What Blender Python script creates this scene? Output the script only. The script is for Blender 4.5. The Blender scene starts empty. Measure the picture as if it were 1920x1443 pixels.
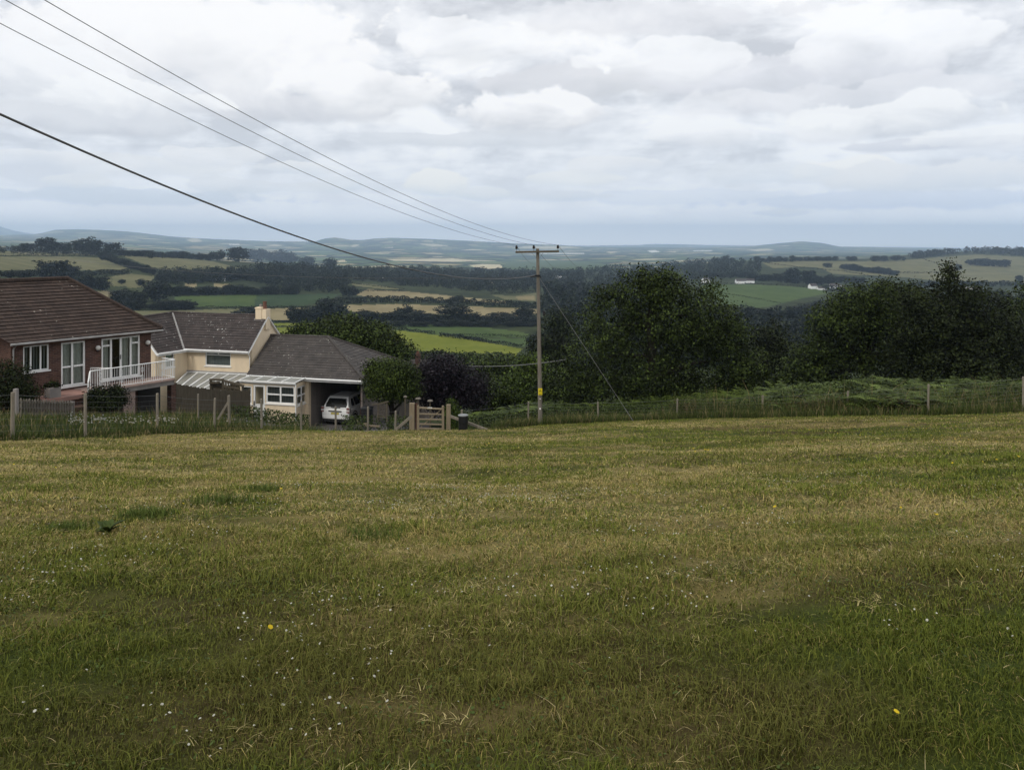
import bpy, bmesh, math, random
import numpy as np
from mathutils import Vector, Matrix

random.seed(7)
rng = np.random.default_rng(11)
sc = bpy.context.scene
COL = sc.collection
EYE = 1.6           # camera height over the meadow under it
F = 1450.0          # focal length, in photograph pixels
HX, HY = 960.0, 452.0   # where the level line of sight meets the photograph

# ------------------------------------------------------------------ helpers
def P(px, py, Y):
    """point at distance Y along the sight line through a photograph pixel"""
    return Vector(((px - HX) / F * Y, Y, EYE - (py - HY) / F * Y))

def link(o, parent=None):
    COL.objects.link(o)
    if parent is not None:
        o.parent = parent
    return o

def tag(o, label=None, cat=None, group=None, kind=None):
    if label: o['label'] = label
    if cat: o['category'] = cat
    if group: o['group'] = group
    if kind: o['kind'] = kind
    return o

def thing(name, loc, label, cat, group=None):
    o = bpy.data.objects.new(name, None)
    o.empty_display_size = 0.2
    o.location = loc
    link(o)
    return tag(o, label, cat, group)

def off_of(parent):
    v = Vector((0, 0, 0))
    p = parent
    while p is not None:
        v = v + Vector(p.location); p = p.parent
    return v

def vnoise(x, y, seed=0):
    x = np.asarray(x, float); y = np.asarray(y, float)
    xi = np.floor(x).astype(np.int64); yi = np.floor(y).astype(np.int64)
    xf = x - xi; yf = y - yi
    def h(a, b):
        n = (a * 374761393 + b * 668265263 + seed * 974634777) & 0xffffffff
        n = ((n ^ (n >> 13)) * 1274126177) & 0xffffffff
        return ((n ^ (n >> 16)) & 0xffff) / 65535.0
    u = xf * xf * (3 - 2 * xf); v = yf * yf * (3 - 2 * yf)
    return (h(xi, yi) * (1 - u) + h(xi + 1, yi) * u) * (1 - v) + (h(xi, yi + 1) * (1 - u) + h(xi + 1, yi + 1) * u) * v

def fbm(x, y, seed=0, oct=4):
    s = 0; a = 0.5; t = 0
    for i in range(oct):
        s = s + a * vnoise(np.asarray(x) * 2 ** i, np.asarray(y) * 2 ** i, seed + i); t += a; a *= 0.5
    return s / t

def sstep(a, b, x):
    t = np.clip((np.asarray(x, float) - a) / (b - a), 0, 1)
    return t * t * (3 - 2 * t)

# ------------------------------------------------------------------ materials
def newmat(name):
    m = bpy.data.materials.new(name); m.use_nodes = True
    nt = m.node_tree
    return m, nt, nt.nodes['Principled BSDF']

def nd(nt, t, ins=None, **props):
    n = nt.nodes.new(t)
    for k, v in props.items(): setattr(n, k, v)
    for k, v in (ins or {}).items():
        s = n.inputs[k]
        if isinstance(v, bpy.types.NodeSocket): nt.links.new(v, s)
        else: s.default_value = v
    return n

def c4(c): return (c[0], c[1], c[2], 1.0)

def ramp(nt, fac, stops, interp='LINEAR'):
    r = nd(nt, 'ShaderNodeValToRGB', {'Fac': fac})
    r.color_ramp.interpolation = interp
    e = r.color_ramp.elements
    while len(e) < len(stops): e.new(0.5)
    for el, (p, c) in zip(e, stops):
        el.position = p
        el.color = c4(c) if not isinstance(c, (int, float)) else (c, c, c, 1)
    return r.outputs['Color']

def mixc(nt, fac, a, b, mode='MIX'):
    n = nt.nodes.new('ShaderNodeMix'); n.data_type = 'RGBA'; n.blend_type = mode
    for i, v in ((0, fac), (6, a), (7, b)):
        if isinstance(v, bpy.types.NodeSocket): nt.links.new(v, n.inputs[i])
        elif i == 0: n.inputs[0].default_value = v
        else: n.inputs[i].default_value = c4(v)
    return n.outputs[2]

def mth(nt, op, a, b=0.0, c=0.0, clamp=False):
    n = nt.nodes.new('ShaderNodeMath'); n.operation = op; n.use_clamp = clamp
    for i, v in enumerate((a, b, c)):
        if isinstance(v, bpy.types.NodeSocket): nt.links.new(v, n.inputs[i])
        else: n.inputs[i].default_value = v
    return n.outputs[0]

def noise(nt, vec, scale, detail=4, rough=0.55, dist=0.0):
    n = nd(nt, 'ShaderNodeTexNoise', {'Scale': scale, 'Detail': detail, 'Roughness': rough, 'Distortion': dist})
    if vec is not None: nt.links.new(vec, n.inputs['Vector'])
    return n.outputs['Fac']

def mapping(nt, vec, scale=(1, 1, 1), loc=(0, 0, 0)):
    n = nd(nt, 'ShaderNodeMapping', {'Scale': scale, 'Location': loc})
    nt.links.new(vec, n.inputs['Vector'])
    return n.outputs['Vector']

def bump(nt, b, h, strength=0.4, dist=0.02):
    n = nd(nt, 'ShaderNodeBump', {'Strength': strength, 'Distance': dist, 'Height': h})
    nt.links.new(n.outputs['Normal'], b.inputs['Normal'])

def coord(nt, which='Object'):
    return nt.nodes.new('ShaderNodeTexCoord').outputs[which]

def m_plain(name, col, rough=0.6, var=0.15, scale=6.0, metal=0.0, spec=0.3, bmp=0.0):
    m, nt, b = newmat(name)
    f = noise(nt, coord(nt), scale, 5)
    lo = tuple(x * (1 - var) for x in col); hi = tuple(min(1, x * (1 + var)) for x in col)
    nt.links.new(ramp(nt, f, [(0.3, lo), (0.7, hi)]), b.inputs['Base Color'])
    b.inputs['Roughness'].default_value = rough; b.inputs['Metallic'].default_value = metal
    b.inputs['Specular IOR Level'].default_value = spec
    if bmp: bump(nt, b, f, bmp)
    return m

def m_brick(name, c1, c2, mortar):
    m, nt, b = newmat(name)
    uv = coord(nt, 'UV')
    br = nd(nt, 'ShaderNodeTexBrick', {'Vector': uv, 'Color1': c4(c1), 'Color2': c4(c2), 'Mortar': c4(mortar), 'Scale': 1.0,
            'Mortar Size': 0.006, 'Mortar Smooth': 0.2, 'Bias': 0.0, 'Brick Width': 0.225, 'Row Height': 0.075})
    f = noise(nt, uv, 2.5, 6, 0.65)
    colr = mixc(nt, 0.55, br.outputs['Color'], ramp(nt, f, [(0.3, (0.55, 0.5, 0.48)), (0.7, (1.0, 1.0, 1.0))]), 'MULTIPLY')
    nt.links.new(colr, b.inputs['Base Color'])
    b.inputs['Roughness'].default_value = 0.85; b.inputs['Specular IOR Level'].default_value = 0.15
    bump(nt, b, mth(nt, 'SUBTRACT', 1.0, br.outputs['Fac']), 0.5, 0.01)
    return m

def m_tiles(name, c1, c2, gap, lichen, spots, w=0.3, h=0.3, rough=0.75):
    m, nt, b = newmat(name)
    uv = coord(nt, 'UV')
    br = nd(nt, 'ShaderNodeTexBrick', {'Vector': uv, 'Color1': c4(c1), 'Color2': c4(c2), 'Mortar': c4(gap), 'Scale': 1.0,
            'Mortar Size': 0.008, 'Mortar Smooth': 0.3, 'Bias': 0.0, 'Brick Width': w, 'Row Height': h})
    f = noise(nt, uv, 1.1, 7, 0.7)
    c = mixc(nt, 0.75, br.outputs['Color'], ramp(nt, f, [(0.3, (0.55, 0.53, 0.52)), (0.72, (1.25, 1.22, 1.18))]), 'MULTIPLY')
    sp = noise(nt, uv, 7.5, 3, 0.6); sp2 = noise(nt, uv, 0.55, 3, 0.5)
    mask = ramp(nt, mth(nt, 'ADD', sp, mth(nt, 'MULTIPLY', mth(nt, 'SUBTRACT', sp2, 0.5), 0.35)), [(spots, 0.0), (spots + 0.03, 1.0)])
    c = mixc(nt, mask, c, lichen)
    nt.links.new(c, b.inputs['Base Color'])
    b.inputs['Roughness'].default_value = rough; b.inputs['Specular IOR Level'].default_value = 0.2
    bump(nt, b, mth(nt, 'ADD', mth(nt, 'SUBTRACT', 1.0, br.outputs['Fac']), f), 0.5, 0.012)
    return m

def m_wood(name, c1, c2, rough=0.85):
    m, nt, b = newmat(name)
    v = mapping(nt, coord(nt), (9, 9, 0.8))
    f = noise(nt, v, 2.2, 7, 0.7, 0.6)
    nt.links.new(ramp(nt, f, [(0.25, c1), (0.75, c2)]), b.inputs['Base Color'])
    b.inputs['Roughness'].default_value = rough; b.inputs['Specular IOR Level'].default_value = 0.15
    bump(nt, b, f, 0.4, 0.01)
    return m

def m_render(name, col, stain):
    m, nt, b = newmat(name)
    o = coord(nt)
    f = noise(nt, mapping(nt, o, (1.2, 1.2, 0.35)), 1.6, 6, 0.65)
    g = noise(nt, o, 28, 4, 0.6)
    nt.links.new(mixc(nt, ramp(nt, f, [(0.36, 0.0), (0.72, 0.85)]), col, stain), b.inputs['Base Color'])
    b.inputs['Roughness'].default_value = 0.9; b.inputs['Specular IOR Level'].default_value = 0.1
    bump(nt, b, g, 0.25, 0.008)
    return m

def m_leaf(name, dark, light, rough=0.55, spec=0.07, trans=0.0):
    m, nt, b = newmat(name)
    a = nd(nt, 'ShaderNodeAttribute', attribute_name='tint')
    nt.links.new(ramp(nt, a.outputs['Fac'], [(0.0, dark), (1.0, light)]), b.inputs['Base Color'])
    b.inputs['Roughness'].default_value = rough; b.inputs['Specular IOR Level'].default_value = spec
    if trans:
        tr = nd(nt, 'ShaderNodeBsdfTranslucent', {'Color': c4(tuple(x * 1.2 for x in light))})
        mx = nd(nt, 'ShaderNodeMixShader', {0: trans, 1: b.outputs[0], 2: tr.outputs[0]})
        nt.links.new(mx.outputs[0], nt.nodes['Material Output'].inputs['Surface'])
    return m

def m_vcol(name, rough=0.8, spec=0.1):
    m, nt, b = newmat(name)
    a = nd(nt, 'ShaderNodeAttribute', attribute_name='col')
    nt.links.new(a.outputs['Color'], b.inputs['Base Color'])
    b.inputs['Roughness'].default_value = rough; b.inputs['Specular IOR Level'].default_value = spec
    return m

def m_glass(name):
    m, nt, b = newmat(name)
    nt.nodes.remove(b)
    t = nd(nt, 'ShaderNodeBsdfTransparent', {'Color': (0.80, 0.85, 0.84, 1)})
    g = nd(nt, 'ShaderNodeBsdfGlossy', {'Color': (1, 1, 1, 1), 'Roughness': 0.03})
    fr = nd(nt, 'ShaderNodeFresnel', {'IOR': 1.45})
    mx = nd(nt, 'ShaderNodeMixShader', {0: mth(nt, 'ADD', mth(nt, 'MULTIPLY', fr.outputs[0], 0.8), 0.02), 1: t.outputs[0], 2: g.outputs[0]})
    nt.links.new(mx.outputs[0], nt.nodes['Material Output'].inputs['Surface'])
    return m

M = dict(
    brick=m_brick('red_brick', (0.140, 0.075, 0.056), (0.075, 0.043, 0.036), (0.17, 0.135, 0.115)),
    brick_dark=m_brick('dark_brick', (0.10, 0.042, 0.03), (0.07, 0.03, 0.024), (0.10, 0.08, 0.07)),
    tile_brown=m_tiles('brown_tiles', (0.072, 0.051, 0.042), (0.048, 0.035, 0.030), (0.014, 0.010, 0.009), (0.42, 0.40, 0.35), 0.69, 0.30, 0.165),
    slate=m_tiles('old_slates', (0.082, 0.068, 0.064), (0.060, 0.052, 0.051), (0.03, 0.027, 0.027), (0.52, 0.52, 0.48), 0.655, 0.28, 0.19),
    slate2=m_tiles('grey_slates', (0.085, 0.076, 0.070), (0.066, 0.060, 0.057), (0.035, 0.032, 0.031), (0.34, 0.33, 0.29), 0.66, 0.30, 0.21),
    cream=m_render('cream_render', (0.80, 0.66, 0.47), (0.66, 0.54, 0.39)),
    pink=m_render('pink_render', (0.36, 0.26, 0.22), (0.25, 0.19, 0.17)),
    terrace=m_render('terrace_pink', (0.36, 0.21, 0.17), (0.26, 0.16, 0.14)),
    white=m_plain('white_paint', (0.84, 0.84, 0.82), 0.4, 0.06, 3.0),
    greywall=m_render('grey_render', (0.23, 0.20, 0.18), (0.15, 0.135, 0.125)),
    concrete=m_render('concrete', (0.30, 0.27, 0.25), (0.18, 0.165, 0.155)),
    lead=m_plain('lead_flashing', (0.30, 0.29, 0.28), 0.6, 0.2, 4),
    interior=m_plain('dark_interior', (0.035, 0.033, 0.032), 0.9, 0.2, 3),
    curtain=m_plain('pale_curtain', (0.50, 0.50, 0.46), 0.8, 0.1, 8),
    blind=m_plain('grey_blind', (0.20, 0.21, 0.21), 0.8, 0.1, 8),
    glass=m_glass('window_glass'),
    roofglass=m_plain('polycarbonate', (0.24, 0.24, 0.215), 0.35, 0.15, 2.0, spec=0.4),
    terracotta=m_plain('terracotta', (0.14, 0.066, 0.046), 0.8, 0.25, 6),
    wood_grey=m_wood('weathered_wood', (0.125, 0.108, 0.083), (0.30, 0.265, 0.21)),
    wood_dark=m_wood('dark_fence_wood', (0.058, 0.049, 0.035), (0.14, 0.117, 0.083)),
    wood_pale=m_wood('pale_new_wood', (0.16, 0.128, 0.085), (0.30, 0.245, 0.165)),
    wood_pole=m_wood('pole_wood', (0.085, 0.073, 0.06), (0.25, 0.225, 0.19)),
    wood_brown=m_wood('brown_timber', (0.06, 0.03, 0.02), (0.12, 0.06, 0.04)),
    steel=m_plain('galvanised_steel', (0.20, 0.20, 0.20), 0.5, 0.15, 9, 0.5),
    cable=m_plain('black_cable', (0.05, 0.05, 0.05), 0.35, 0.2, 3, spec=0.6),
    wire=m_plain('dull_wire', (0.10, 0.10, 0.10), 0.5, 0.2, 3, 0.3),
    porcelain=m_plain('brown_porcelain', (0.02, 0.016, 0.018), 0.25, 0.2, 5, spec=0.5),
    black=m_plain('black_plastic', (0.012, 0.012, 0.013), 0.45, 0.2, 5),
    bingrey=m_plain('grey_lid', (0.20, 0.21, 0.21), 0.5, 0.15, 5),
    carpaint=m_plain('white_car_paint', (0.84, 0.85, 0.84), 0.25, 0.03, 2, spec=0.5),
    tyre=m_plain('tyre_rubber', (0.015, 0.015, 0.015), 0.8, 0.2, 8),
    alloy=m_plain('alloy', (0.35, 0.35, 0.35), 0.4, 0.1, 8, 0.7),
    carglass=m_plain('dark_car_glass', (0.010, 0.011, 0.011), 0.12, 0.1, 3, spec=0.35),
    redlamp=m_plain('red_lamp', (0.20, 0.03, 0.025), 0.25, 0.1, 5),
    clearlamp=m_plain('clear_lamp', (0.62, 0.60, 0.58), 0.2, 0.1, 5),
    plate=m_plain('yellow_plate', (0.48, 0.40, 0.09), 0.5, 0.05, 5),
    signyellow=m_plain('sign_yellow', (0.70, 0.56, 0.02), 0.45, 0.06, 5),
    asphalt=m_plain('drive_tarmac', (0.115, 0.105, 0.105), 0.9, 0.25, 5, bmp=0.3),
    globe=m_plain('opal_globe', (0.66, 0.64, 0.60), 0.3, 0.03, 3),
    leaf_dark=m_leaf('leaf_dark', (0.003, 0.0042, 0.002), (0.038, 0.051, 0.016), 0.5, 0.07),
    leaf_mid=m_leaf('leaf_mid', (0.005, 0.0075, 0.0025), (0.070, 0.100, 0.024), 0.5, 0.07),
    leaf_far=m_leaf('leaf_far', (0.004, 0.006, 0.003), (0.021, 0.028, 0.012)),
    leaf_light=m_leaf('leaf_light', (0.010, 0.016, 0.004), (0.10, 0.148, 0.026), 0.5, 0.08),
    leaf_bush=m_leaf('leaf_bush', (0.007, 0.011, 0.003), (0.088, 0.125, 0.026), 0.5, 0.07),
    leaf_purple=m_leaf('leaf_purple', (0.003, 0.0022, 0.0034), (0.032, 0.024, 0.033), 0.45, 0.15),
    leaf_brown=m_leaf('leaf_brown', (0.04, 0.025, 0.014), (0.10, 0.065, 0.035)),
    bracken=m_leaf('bracken_green', (0.020, 0.032, 0.007), (0.118, 0.160, 0.030)),
    bark=m_wood('bark', (0.010, 0.008, 0.006), (0.032, 0.027, 0.021)),
    grass=m_vcol('grass_blades', 0.7, 0.05),
    flower=m_vcol('flower_petals', 0.7, 0.1),
)

# ------------------------------------------------------------------ mesh builders
class Frame:
    """a wall: s runs along it, h up, d out of it"""
    def __init__(self, o, a, n=None):
        self.o = Vector(o); self.a = Vector((a[0], a[1], 0)).normalized()
        self.n = Vector((self.a.y, -self.a.x, 0)) if n is None else Vector((n[0], n[1], 0)).normalized()
    def W(self, s, h, d=0.0):
        return self.o + self.a * s + Vector((0, 0, h)) + self.n * d
    def hit(self, px, py, d=0.0):
        c = Vector((0, 0, EYE)); r = Vector(((px - HX) / F, 1, -(py - HY) / F))
        o = self.o + self.n * d
        t = (o - c).dot(self.n) / r.dot(self.n)
        q = c + r * t - o
        return q.dot(self.a), q.z
    def rect(self, x0, y0, x1, y1, d=0.0):
        """photo rectangle -> s0,s1,h0,h1 on the wall"""
        sl = self.hit(x0, (y0 + y1) / 2, d)[0]; sr = self.hit(x1, (y0 + y1) / 2, d)[0]
        ht = self.hit((x0 + x1) / 2, y0, d)[1]; hb = self.hit((x0 + x1) / 2, y1, d)[1]
        return sl, sr, hb, ht

class MB:
    def __init__(self): self.v = []; self.f = []; self.u = []; self.mi = []
    def poly(self, pts, uvs=None, mi=0):
        i = len(self.v); self.v += [tuple(p) for p in pts]; self.f.append(tuple(range(i, i + len(pts))))
        self.u.append(uvs if uvs else [(p[0], p[2]) for p in pts]); self.mi.append(mi)
    def box(self, fr, s0, s1, h0, h1, d0, d1, mi=0):
        w = fr.W
        for q, k in (((( s0,h0,d1),(s1,h0,d1),(s1,h1,d1),(s0,h1,d1)), 0), (((s0,h0,d0),(s0,h1,d0),(s1,h1,d0),(s1,h0,d0)), 0),
                     (((s0,h0,d0),(s0,h0,d1),(s0,h1,d1),(s0,h1,d0)), 1), (((s1,h0,d0),(s1,h1,d0),(s1,h1,d1),(s1,h0,d1)), 1),
                     (((s0,h1,d0),(s0,h1,d1),(s1,h1,d1),(s1,h1,d0)), 2), (((s0,h0,d0),(s1,h0,d0),(s1,h0,d1),(s0,h0,d1)), 2)):
            uv = [(c[0], c[1]) if k == 0 else (c[2], c[1]) if k == 1 else (c[0], c[2]) for c in q]
            self.poly([w(*c) for c in q], uv, mi)
    def wbox(self, c, sx, sy, sz, mi=0, yaw=0.0):
        fr = Frame((c[0], c[1], c[2]), (math.cos(yaw), math.sin(yaw)))
        self.box(fr, -sx / 2, sx / 2, -sz / 2, sz / 2, -sy / 2, sy / 2, mi)
    def prism(self, pts, vec, mi=0):
        vec = Vector(vec); a = [Vector(p) for p in pts]; b = [p + vec for p in a]
        self.poly(a, mi=mi); self.poly(list(reversed(b)), mi=mi)
        n = len(a)
        for i in range(n):
            j = (i + 1) % n
            self.poly([a[j], a[i], b[i], b[j]], mi=mi)
    def bar(self, p, q, w, t=None, mi=0, up=(0, 0, 1)):
        p = Vector(p); q = Vector(q); t = t or w
        d = (q - p).normalized(); up = Vector(up)
        if abs(d.dot(up)) > 0.97: up = Vector((0, 1, 0))
        x = d.cross(up).normalized() * w / 2; y = d.cross(x).normalized() * t / 2
        self.prism([p - x - y, p + x - y, p + x + y, p - x + y], q - p, mi)
    def tube(self, pts, r, n=8, mi=0, cap=True):
        pts = [Vector(p) for p in pts]; k = len(pts)
        rr = r if isinstance(r, (list, tuple)) else [r] * k
        rings = []; base = len(self.v)
        t0 = (pts[1] - pts[0]).normalized()
        ref = Vector((0, 0, 1)) if abs(t0.z) < 0.9 else Vector((1, 0, 0))
        for i in range(k):
            t = (pts[min(i + 1, k - 1)] - pts[max(i - 1, 0)]).normalized()
            x = t.cross(ref).normalized(); y = t.cross(x)
            for j in range(n):
                a = 2 * math.pi * j / n
                self.v.append(tuple(pts[i] + (x * math.cos(a) + y * math.sin(a)) * rr[i]))
        for i in range(k - 1):
            for j in range(n):
                q = (base + i * n + j, base + i * n + (j + 1) % n, base + (i + 1) * n + (j + 1) % n, base + (i + 1) * n + j)
                self.f.append(q); self.u.append([(j / n, i), ((j + 1) / n, i), ((j + 1) / n, i + 1), (j / n, i + 1)]); self.mi.append(mi)
        if cap:
            for b in (base, base + (k - 1) * n):
                self.f.append(tuple(range(b, b + n))); self.u.append([(0, 0)] * n); self.mi.append(mi)
    def lathe(self, c, prof, n=16, mi=0):
        self.tube([Vector(c) + Vector((0, 0, z)) for r, z in prof], [max(r, 1e-4) for r, z in prof], n, mi)
    def build(self, name, mat, parent=None, smooth=False, bevel=0.0, fix=True):
        me = bpy.data.meshes.new(name)
        o0 = off_of(parent)
        me.from_pydata([(x - o0.x, y - o0.y, z - o0.z) for x, y, z in self.v], [], self.f)
        uvl = me.uv_layers.new(name='UVMap')
        flat = [c for face in self.u for uv in face for c in uv]
        uvl.data.foreach_set('uv', flat)
        mats = mat if isinstance(mat, (list, tuple)) else [mat]
        for m in mats: me.materials.append(m)
        me.polygons.foreach_set('material_index', self.mi)
        if fix or bevel:
            bm = bmesh.new(); bm.from_mesh(me)
            if bevel:
                bmesh.ops.remove_doubles(bm, verts=bm.verts, dist=1e-4)
            bmesh.ops.recalc_face_normals(bm, faces=bm.faces)
            if bevel:
                bmesh.ops.bevel(bm, geom=[e for e in bm.edges if e.calc_face_angle(0) > 0.4], offset=bevel, segments=2, affect='EDGES', profile=0.6)
            bm.to_mesh(me); bm.free()
        if smooth: me.polygons.foreach_set('use_smooth', [True] * len(me.polygons))
        o = bpy.data.objects.new(name, me)
        return link(o, parent)

def np_mesh(name, V, Q, mats, parent=None, tint=None, col=None, mi=None, smooth=False, make=True):
    """V (N,3), Q (M,4) or list of (M,k) arrays"""
    V = np.asarray(V, np.float32)
    Qs = Q if isinstance(Q, list) else [Q]
    me = bpy.data.meshes.new(name)
    o0 = off_of(parent)
    V = V - np.array([o0.x, o0.y, o0.z], np.float32)
    me.vertices.add(len(V)); me.vertices.foreach_set('co', V.ravel())
    loops = np.concatenate([q.ravel() for q in Qs]).astype(np.int32)
    tot = np.concatenate([np.full(len(q), q.shape[1], np.int32) for q in Qs])
    st = np.concatenate([[0], np.cumsum(tot)[:-1]]).astype(np.int32)
    me.loops.add(len(loops)); me.loops.foreach_set('vertex_index', loops)
    me.polygons.add(len(tot)); me.polygons.foreach_set('loop_start', st)
    if mi is not None: me.polygons.foreach_set('material_index', np.asarray(mi, np.int32))
    if smooth: me.polygons.foreach_set('use_smooth', np.ones(len(tot), bool))
    if tint is not None:
        a = me.attributes.new('tint', 'FLOAT', 'POINT'); a.data.foreach_set('value', np.asarray(tint, np.float32))
    if col is not None:
        a = me.attributes.new('col', 'FLOAT_COLOR', 'POINT')
        c = np.ones((len(V), 4), np.float32); c[:, :3] = col; a.data.foreach_set('color', c.ravel())
    for m in (mats if isinstance(mats, (list, tuple)) else [mats]): me.materials.append(m)
    me.update(calc_edges=True)
    if not make: return me
    return link(bpy.data.objects.new(name, me), parent)

# ------------------------------------------------------------------ lie of the land
ROWS = [
 (90,   [(0,745),(300,765),(700,772),(1900,772)]),
 (150,  [(0,650),(250,690),(500,735),(750,785),(1500,790),(1900,770)]),
 (250,  [(0,575),(250,640),(500,680),(750,740),(960,745),(1200,730),(1900,700)]),
 (400,  [(0,523),(250,600),(500,625),(750,672),(960,667),(1200,665),(1450,650),(1920,640)]),
 (500,  [(0,511),(250,585),(500,607),(750,622),(960,638),(1200,640),(1450,622),(1920,615)]),
 (560,  [(0,505),(250,577),(500,598),(750,608),(960,614),(1200,622),(1450,608),(1920,605)]),
 (640,  [(0,495),(250,556),(500,577),(750,597),(960,599),(1200,602),(1450,596),(1920,596)]),
 (720,  [(0,485),(250,535),(500,556),(750,572),(960,576),(1200,586),(1450,584),(1920,588)]),
 (900,  [(0,471),(250,500),(500,533),(750,545),(960,551),(1200,560),(1450,563),(1920,562)]),
 (1100, [(0,469),(250,478),(500,508),(750,532),(960,541),(1200,541),(1450,536),(1700,548),(1920,543)]),
 (1400, [(0,475),(250,478),(500,494),(750,514),(960,526),(1200,523),(1450,515),(1700,525),(1920,526)]),
 (1700, [(0,478),(250,483),(500,499),(750,505),(960,517),(1200,509),(1450,496),(1700,505),(1920,512)]),
 (2000, [(0,476),(250,483),(500,500),(750,502),(960,511),(1100,509),(1200,503),(1350,493),(1450,487),(1700,487),(1920,492)]),
 (2400, [(0,472),(250,481),(500,500),(750,504),(960,507),(1200,504),(1350,492),(1450,487),(1600,488),(1700,479),(1800,474),(1920,477)]),
 (2800, [(0,466),(250,478),(500,498),(960,504),(1200,502),(1450,489),(1600,489),(1700,481),(1800,472),(1920,470)]),
 (3300, [(0,464),(250,476),(500,495),(960,502),(1200,499),(1450,488),(1700,484),(1920,480)]),
 (4000, [(0,459),(250,470),(500,490),(750,492),(960,498),(1200,493),(1450,485),(1700,481),(1920,480)]),
 (6000, [(0,452),(250,462),(500,478),(750,480),(960,486),(1200,482),(1450,477),(1920,477)]),
 (9000, [(0,445),(250,450),(500,464),(750,465),(960,473),(1200,471),(1450,470),(1920,472)]),
 (12000,[(-400,445),(0,441),(60,440),(80,437),(104,431),(150,430),(182,431),(240,434),(330,444),(400,448),(500,452),(590,453),(610,447),(629,445),(655,449),
         (680,450),(700,447),(733,445),(800,447),(874,451),(960,456),(1050,459),(1100,463),(1300,464),(1400,462),(1430,459),(1470,455),(1503,452),(1540,455),
         (1576,462),(1640,463),(1700,465),(1920,468),(2400,466)]),
 (15500,[(0,452),(150,446),(500,466),(733,462),(1000,468),(1500,466),(1920,472)]),
 (20000,[(-200,415),(0,424),(30,433),(60,438),(100,444),(500,456),(1000,461),(1100,460),(1200,459),(1215,457),(1260,457),(1330,459),(1400,460),(1500,462),(1700,463),(1920,466)]),
 (26000,[(0,480),(1920,480)]),
]
RY = np.array([r[0] for r in ROWS], float); RL = np.log(RY)

def far_py(px, Y):
    px = np.clip(np.asarray(px, float), -500, 2420)
    L = np.log(np.clip(Y, 90, 26000))
    T = np.stack([np.interp(px, [p[0] for p in r[1]], [p[1] for p in r[1]]) for r in ROWS])
    i = np.clip(np.searchsorted(RL, L) - 1, 0, len(RL) - 2)
    t = (L - RL[i]) / (RL[i + 1] - RL[i])
    a = np.take_along_axis(T, i[None], 0)[0]; b = np.take_along_axis(T, (i + 1)[None], 0)[0]
    return a + (b - a) * t

def gz(X, Y):
    X = np.atleast_1d(np.asarray(X, float)); Y = np.atleast_1d(np.asarray(Y, float))
    X, Y = np.broadcast_arrays(X, Y); sh = X.shape; X = X.ravel(); Y = Y.ravel()
    n = -1.0 - 0.2 * Y - 0.0003 * Y * np.abs(Y) - 0.55 * np.exp(-np.maximum(Y, 0) / 2.2) + 0.03 * np.maximum(X, 0)
    n = n + 0.30 * sstep(-9.5, -15, X) * sstep(18, 25, Y) * sstep(50, 40, Y)
    n = n - 0.30 * sstep(25, 33, Y) * sstep(-15, -10.5, X) * sstep(2.5, -2.5, X) * sstep(52, 44, Y)
    n = n + (vnoise(X * 0.33, Y * 0.33, 5) - 0.5) * 0.12 + (vnoise(X * 1.3, Y * 1.3, 6) - 0.5) * 0.04
    Ys = np.maximum(Y, 1.0)
    fy = far_py(HX + F * X / Ys, Ys)
    und = (fbm(X / (60 + Ys * 0.12), Y / (60 + Ys * 0.12), 21, 3) - 0.5) * np.minimum(Ys * 0.0022, 14)
    fz = -(fy - HY) / F * Ys + und
    t = sstep(50, 95, Y)
    return (n * (1 - t) + fz * t + EYE).reshape(sh)

def g1(X, Y): return float(gz(X, Y)[0])

YS = np.geomspace(330, 13000, 900)
def gdepth(px, py, lo=330):
    """distance at which the land shows at a photograph pixel"""
    ys = YS[YS >= lo]
    X = (px - HX) / F * ys
    p = HY - (gz(X, ys) - EYE) / ys * F
    k = np.nonzero(p <= py)[0]
    return float(ys[k[0]]) if len(k) else float(ys[-1])
def gpt(px, py, lo=330):
    Y = gdepth(px, py, lo); X = (px - HX) / F * Y
    return Vector((X, Y, g1(X, Y)))
# ------------------------------------------------------------------ camera, sky, light, air
cam = bpy.data.cameras.new('camera'); camo = link(bpy.data.objects.new('camera', cam))
camo.location = (0, 0, EYE); camo.rotation_euler = (math.radians(90), 0, 0)
cam.sensor_fit = 'HORIZONTAL'; cam.sensor_width = 36.0; cam.lens = 36.0 * F / 1920.0
cam.shift_y = -(721.5 - HY) / 1920.0
cam.clip_start = 0.05; cam.clip_end = 60000
sc.camera = camo
sc.view_settings.view_transform = 'Standard'; sc.view_settings.look = 'None'
sc.view_settings.exposure = 0.0; sc.view_settings.gamma = 1.0; sc.view_settings.use_curve_mapping = False
sc.render.engine = 'CYCLES'
cy = sc.cycles
cy.max_bounces = 9; cy.diffuse_bounces = 2; cy.glossy_bounces = 2; cy.transparent_max_bounces = 12; cy.transmission_bounces = 3; cy.volume_bounces = 6
cy.use_denoising = True; cy.denoiser = 'OPENIMAGEDENOISE'
cy.sample_clamp_indirect = 4.0
cy.caustics_reflective = False; cy.caustics_refractive = False

SUN_EL, SUN_AZ = math.radians(46), math.radians(216)     # azimuth clockwise from +Y (the way we look): behind the left shoulder
sun = bpy.data.lights.new('sun', 'SUN'); sun.energy = 1.5; sun.angle = math.radians(14); sun.color = (1.0, 0.95, 0.86)
suno = link(bpy.data.objects.new('sun', sun))
sd = Vector((math.sin(SUN_AZ) * math.cos(SUN_EL), math.cos(SUN_AZ) * math.cos(SUN_EL), math.sin(SUN_EL)))
suno.rotation_euler = sd.to_track_quat('Z', 'Y').to_euler()

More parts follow.
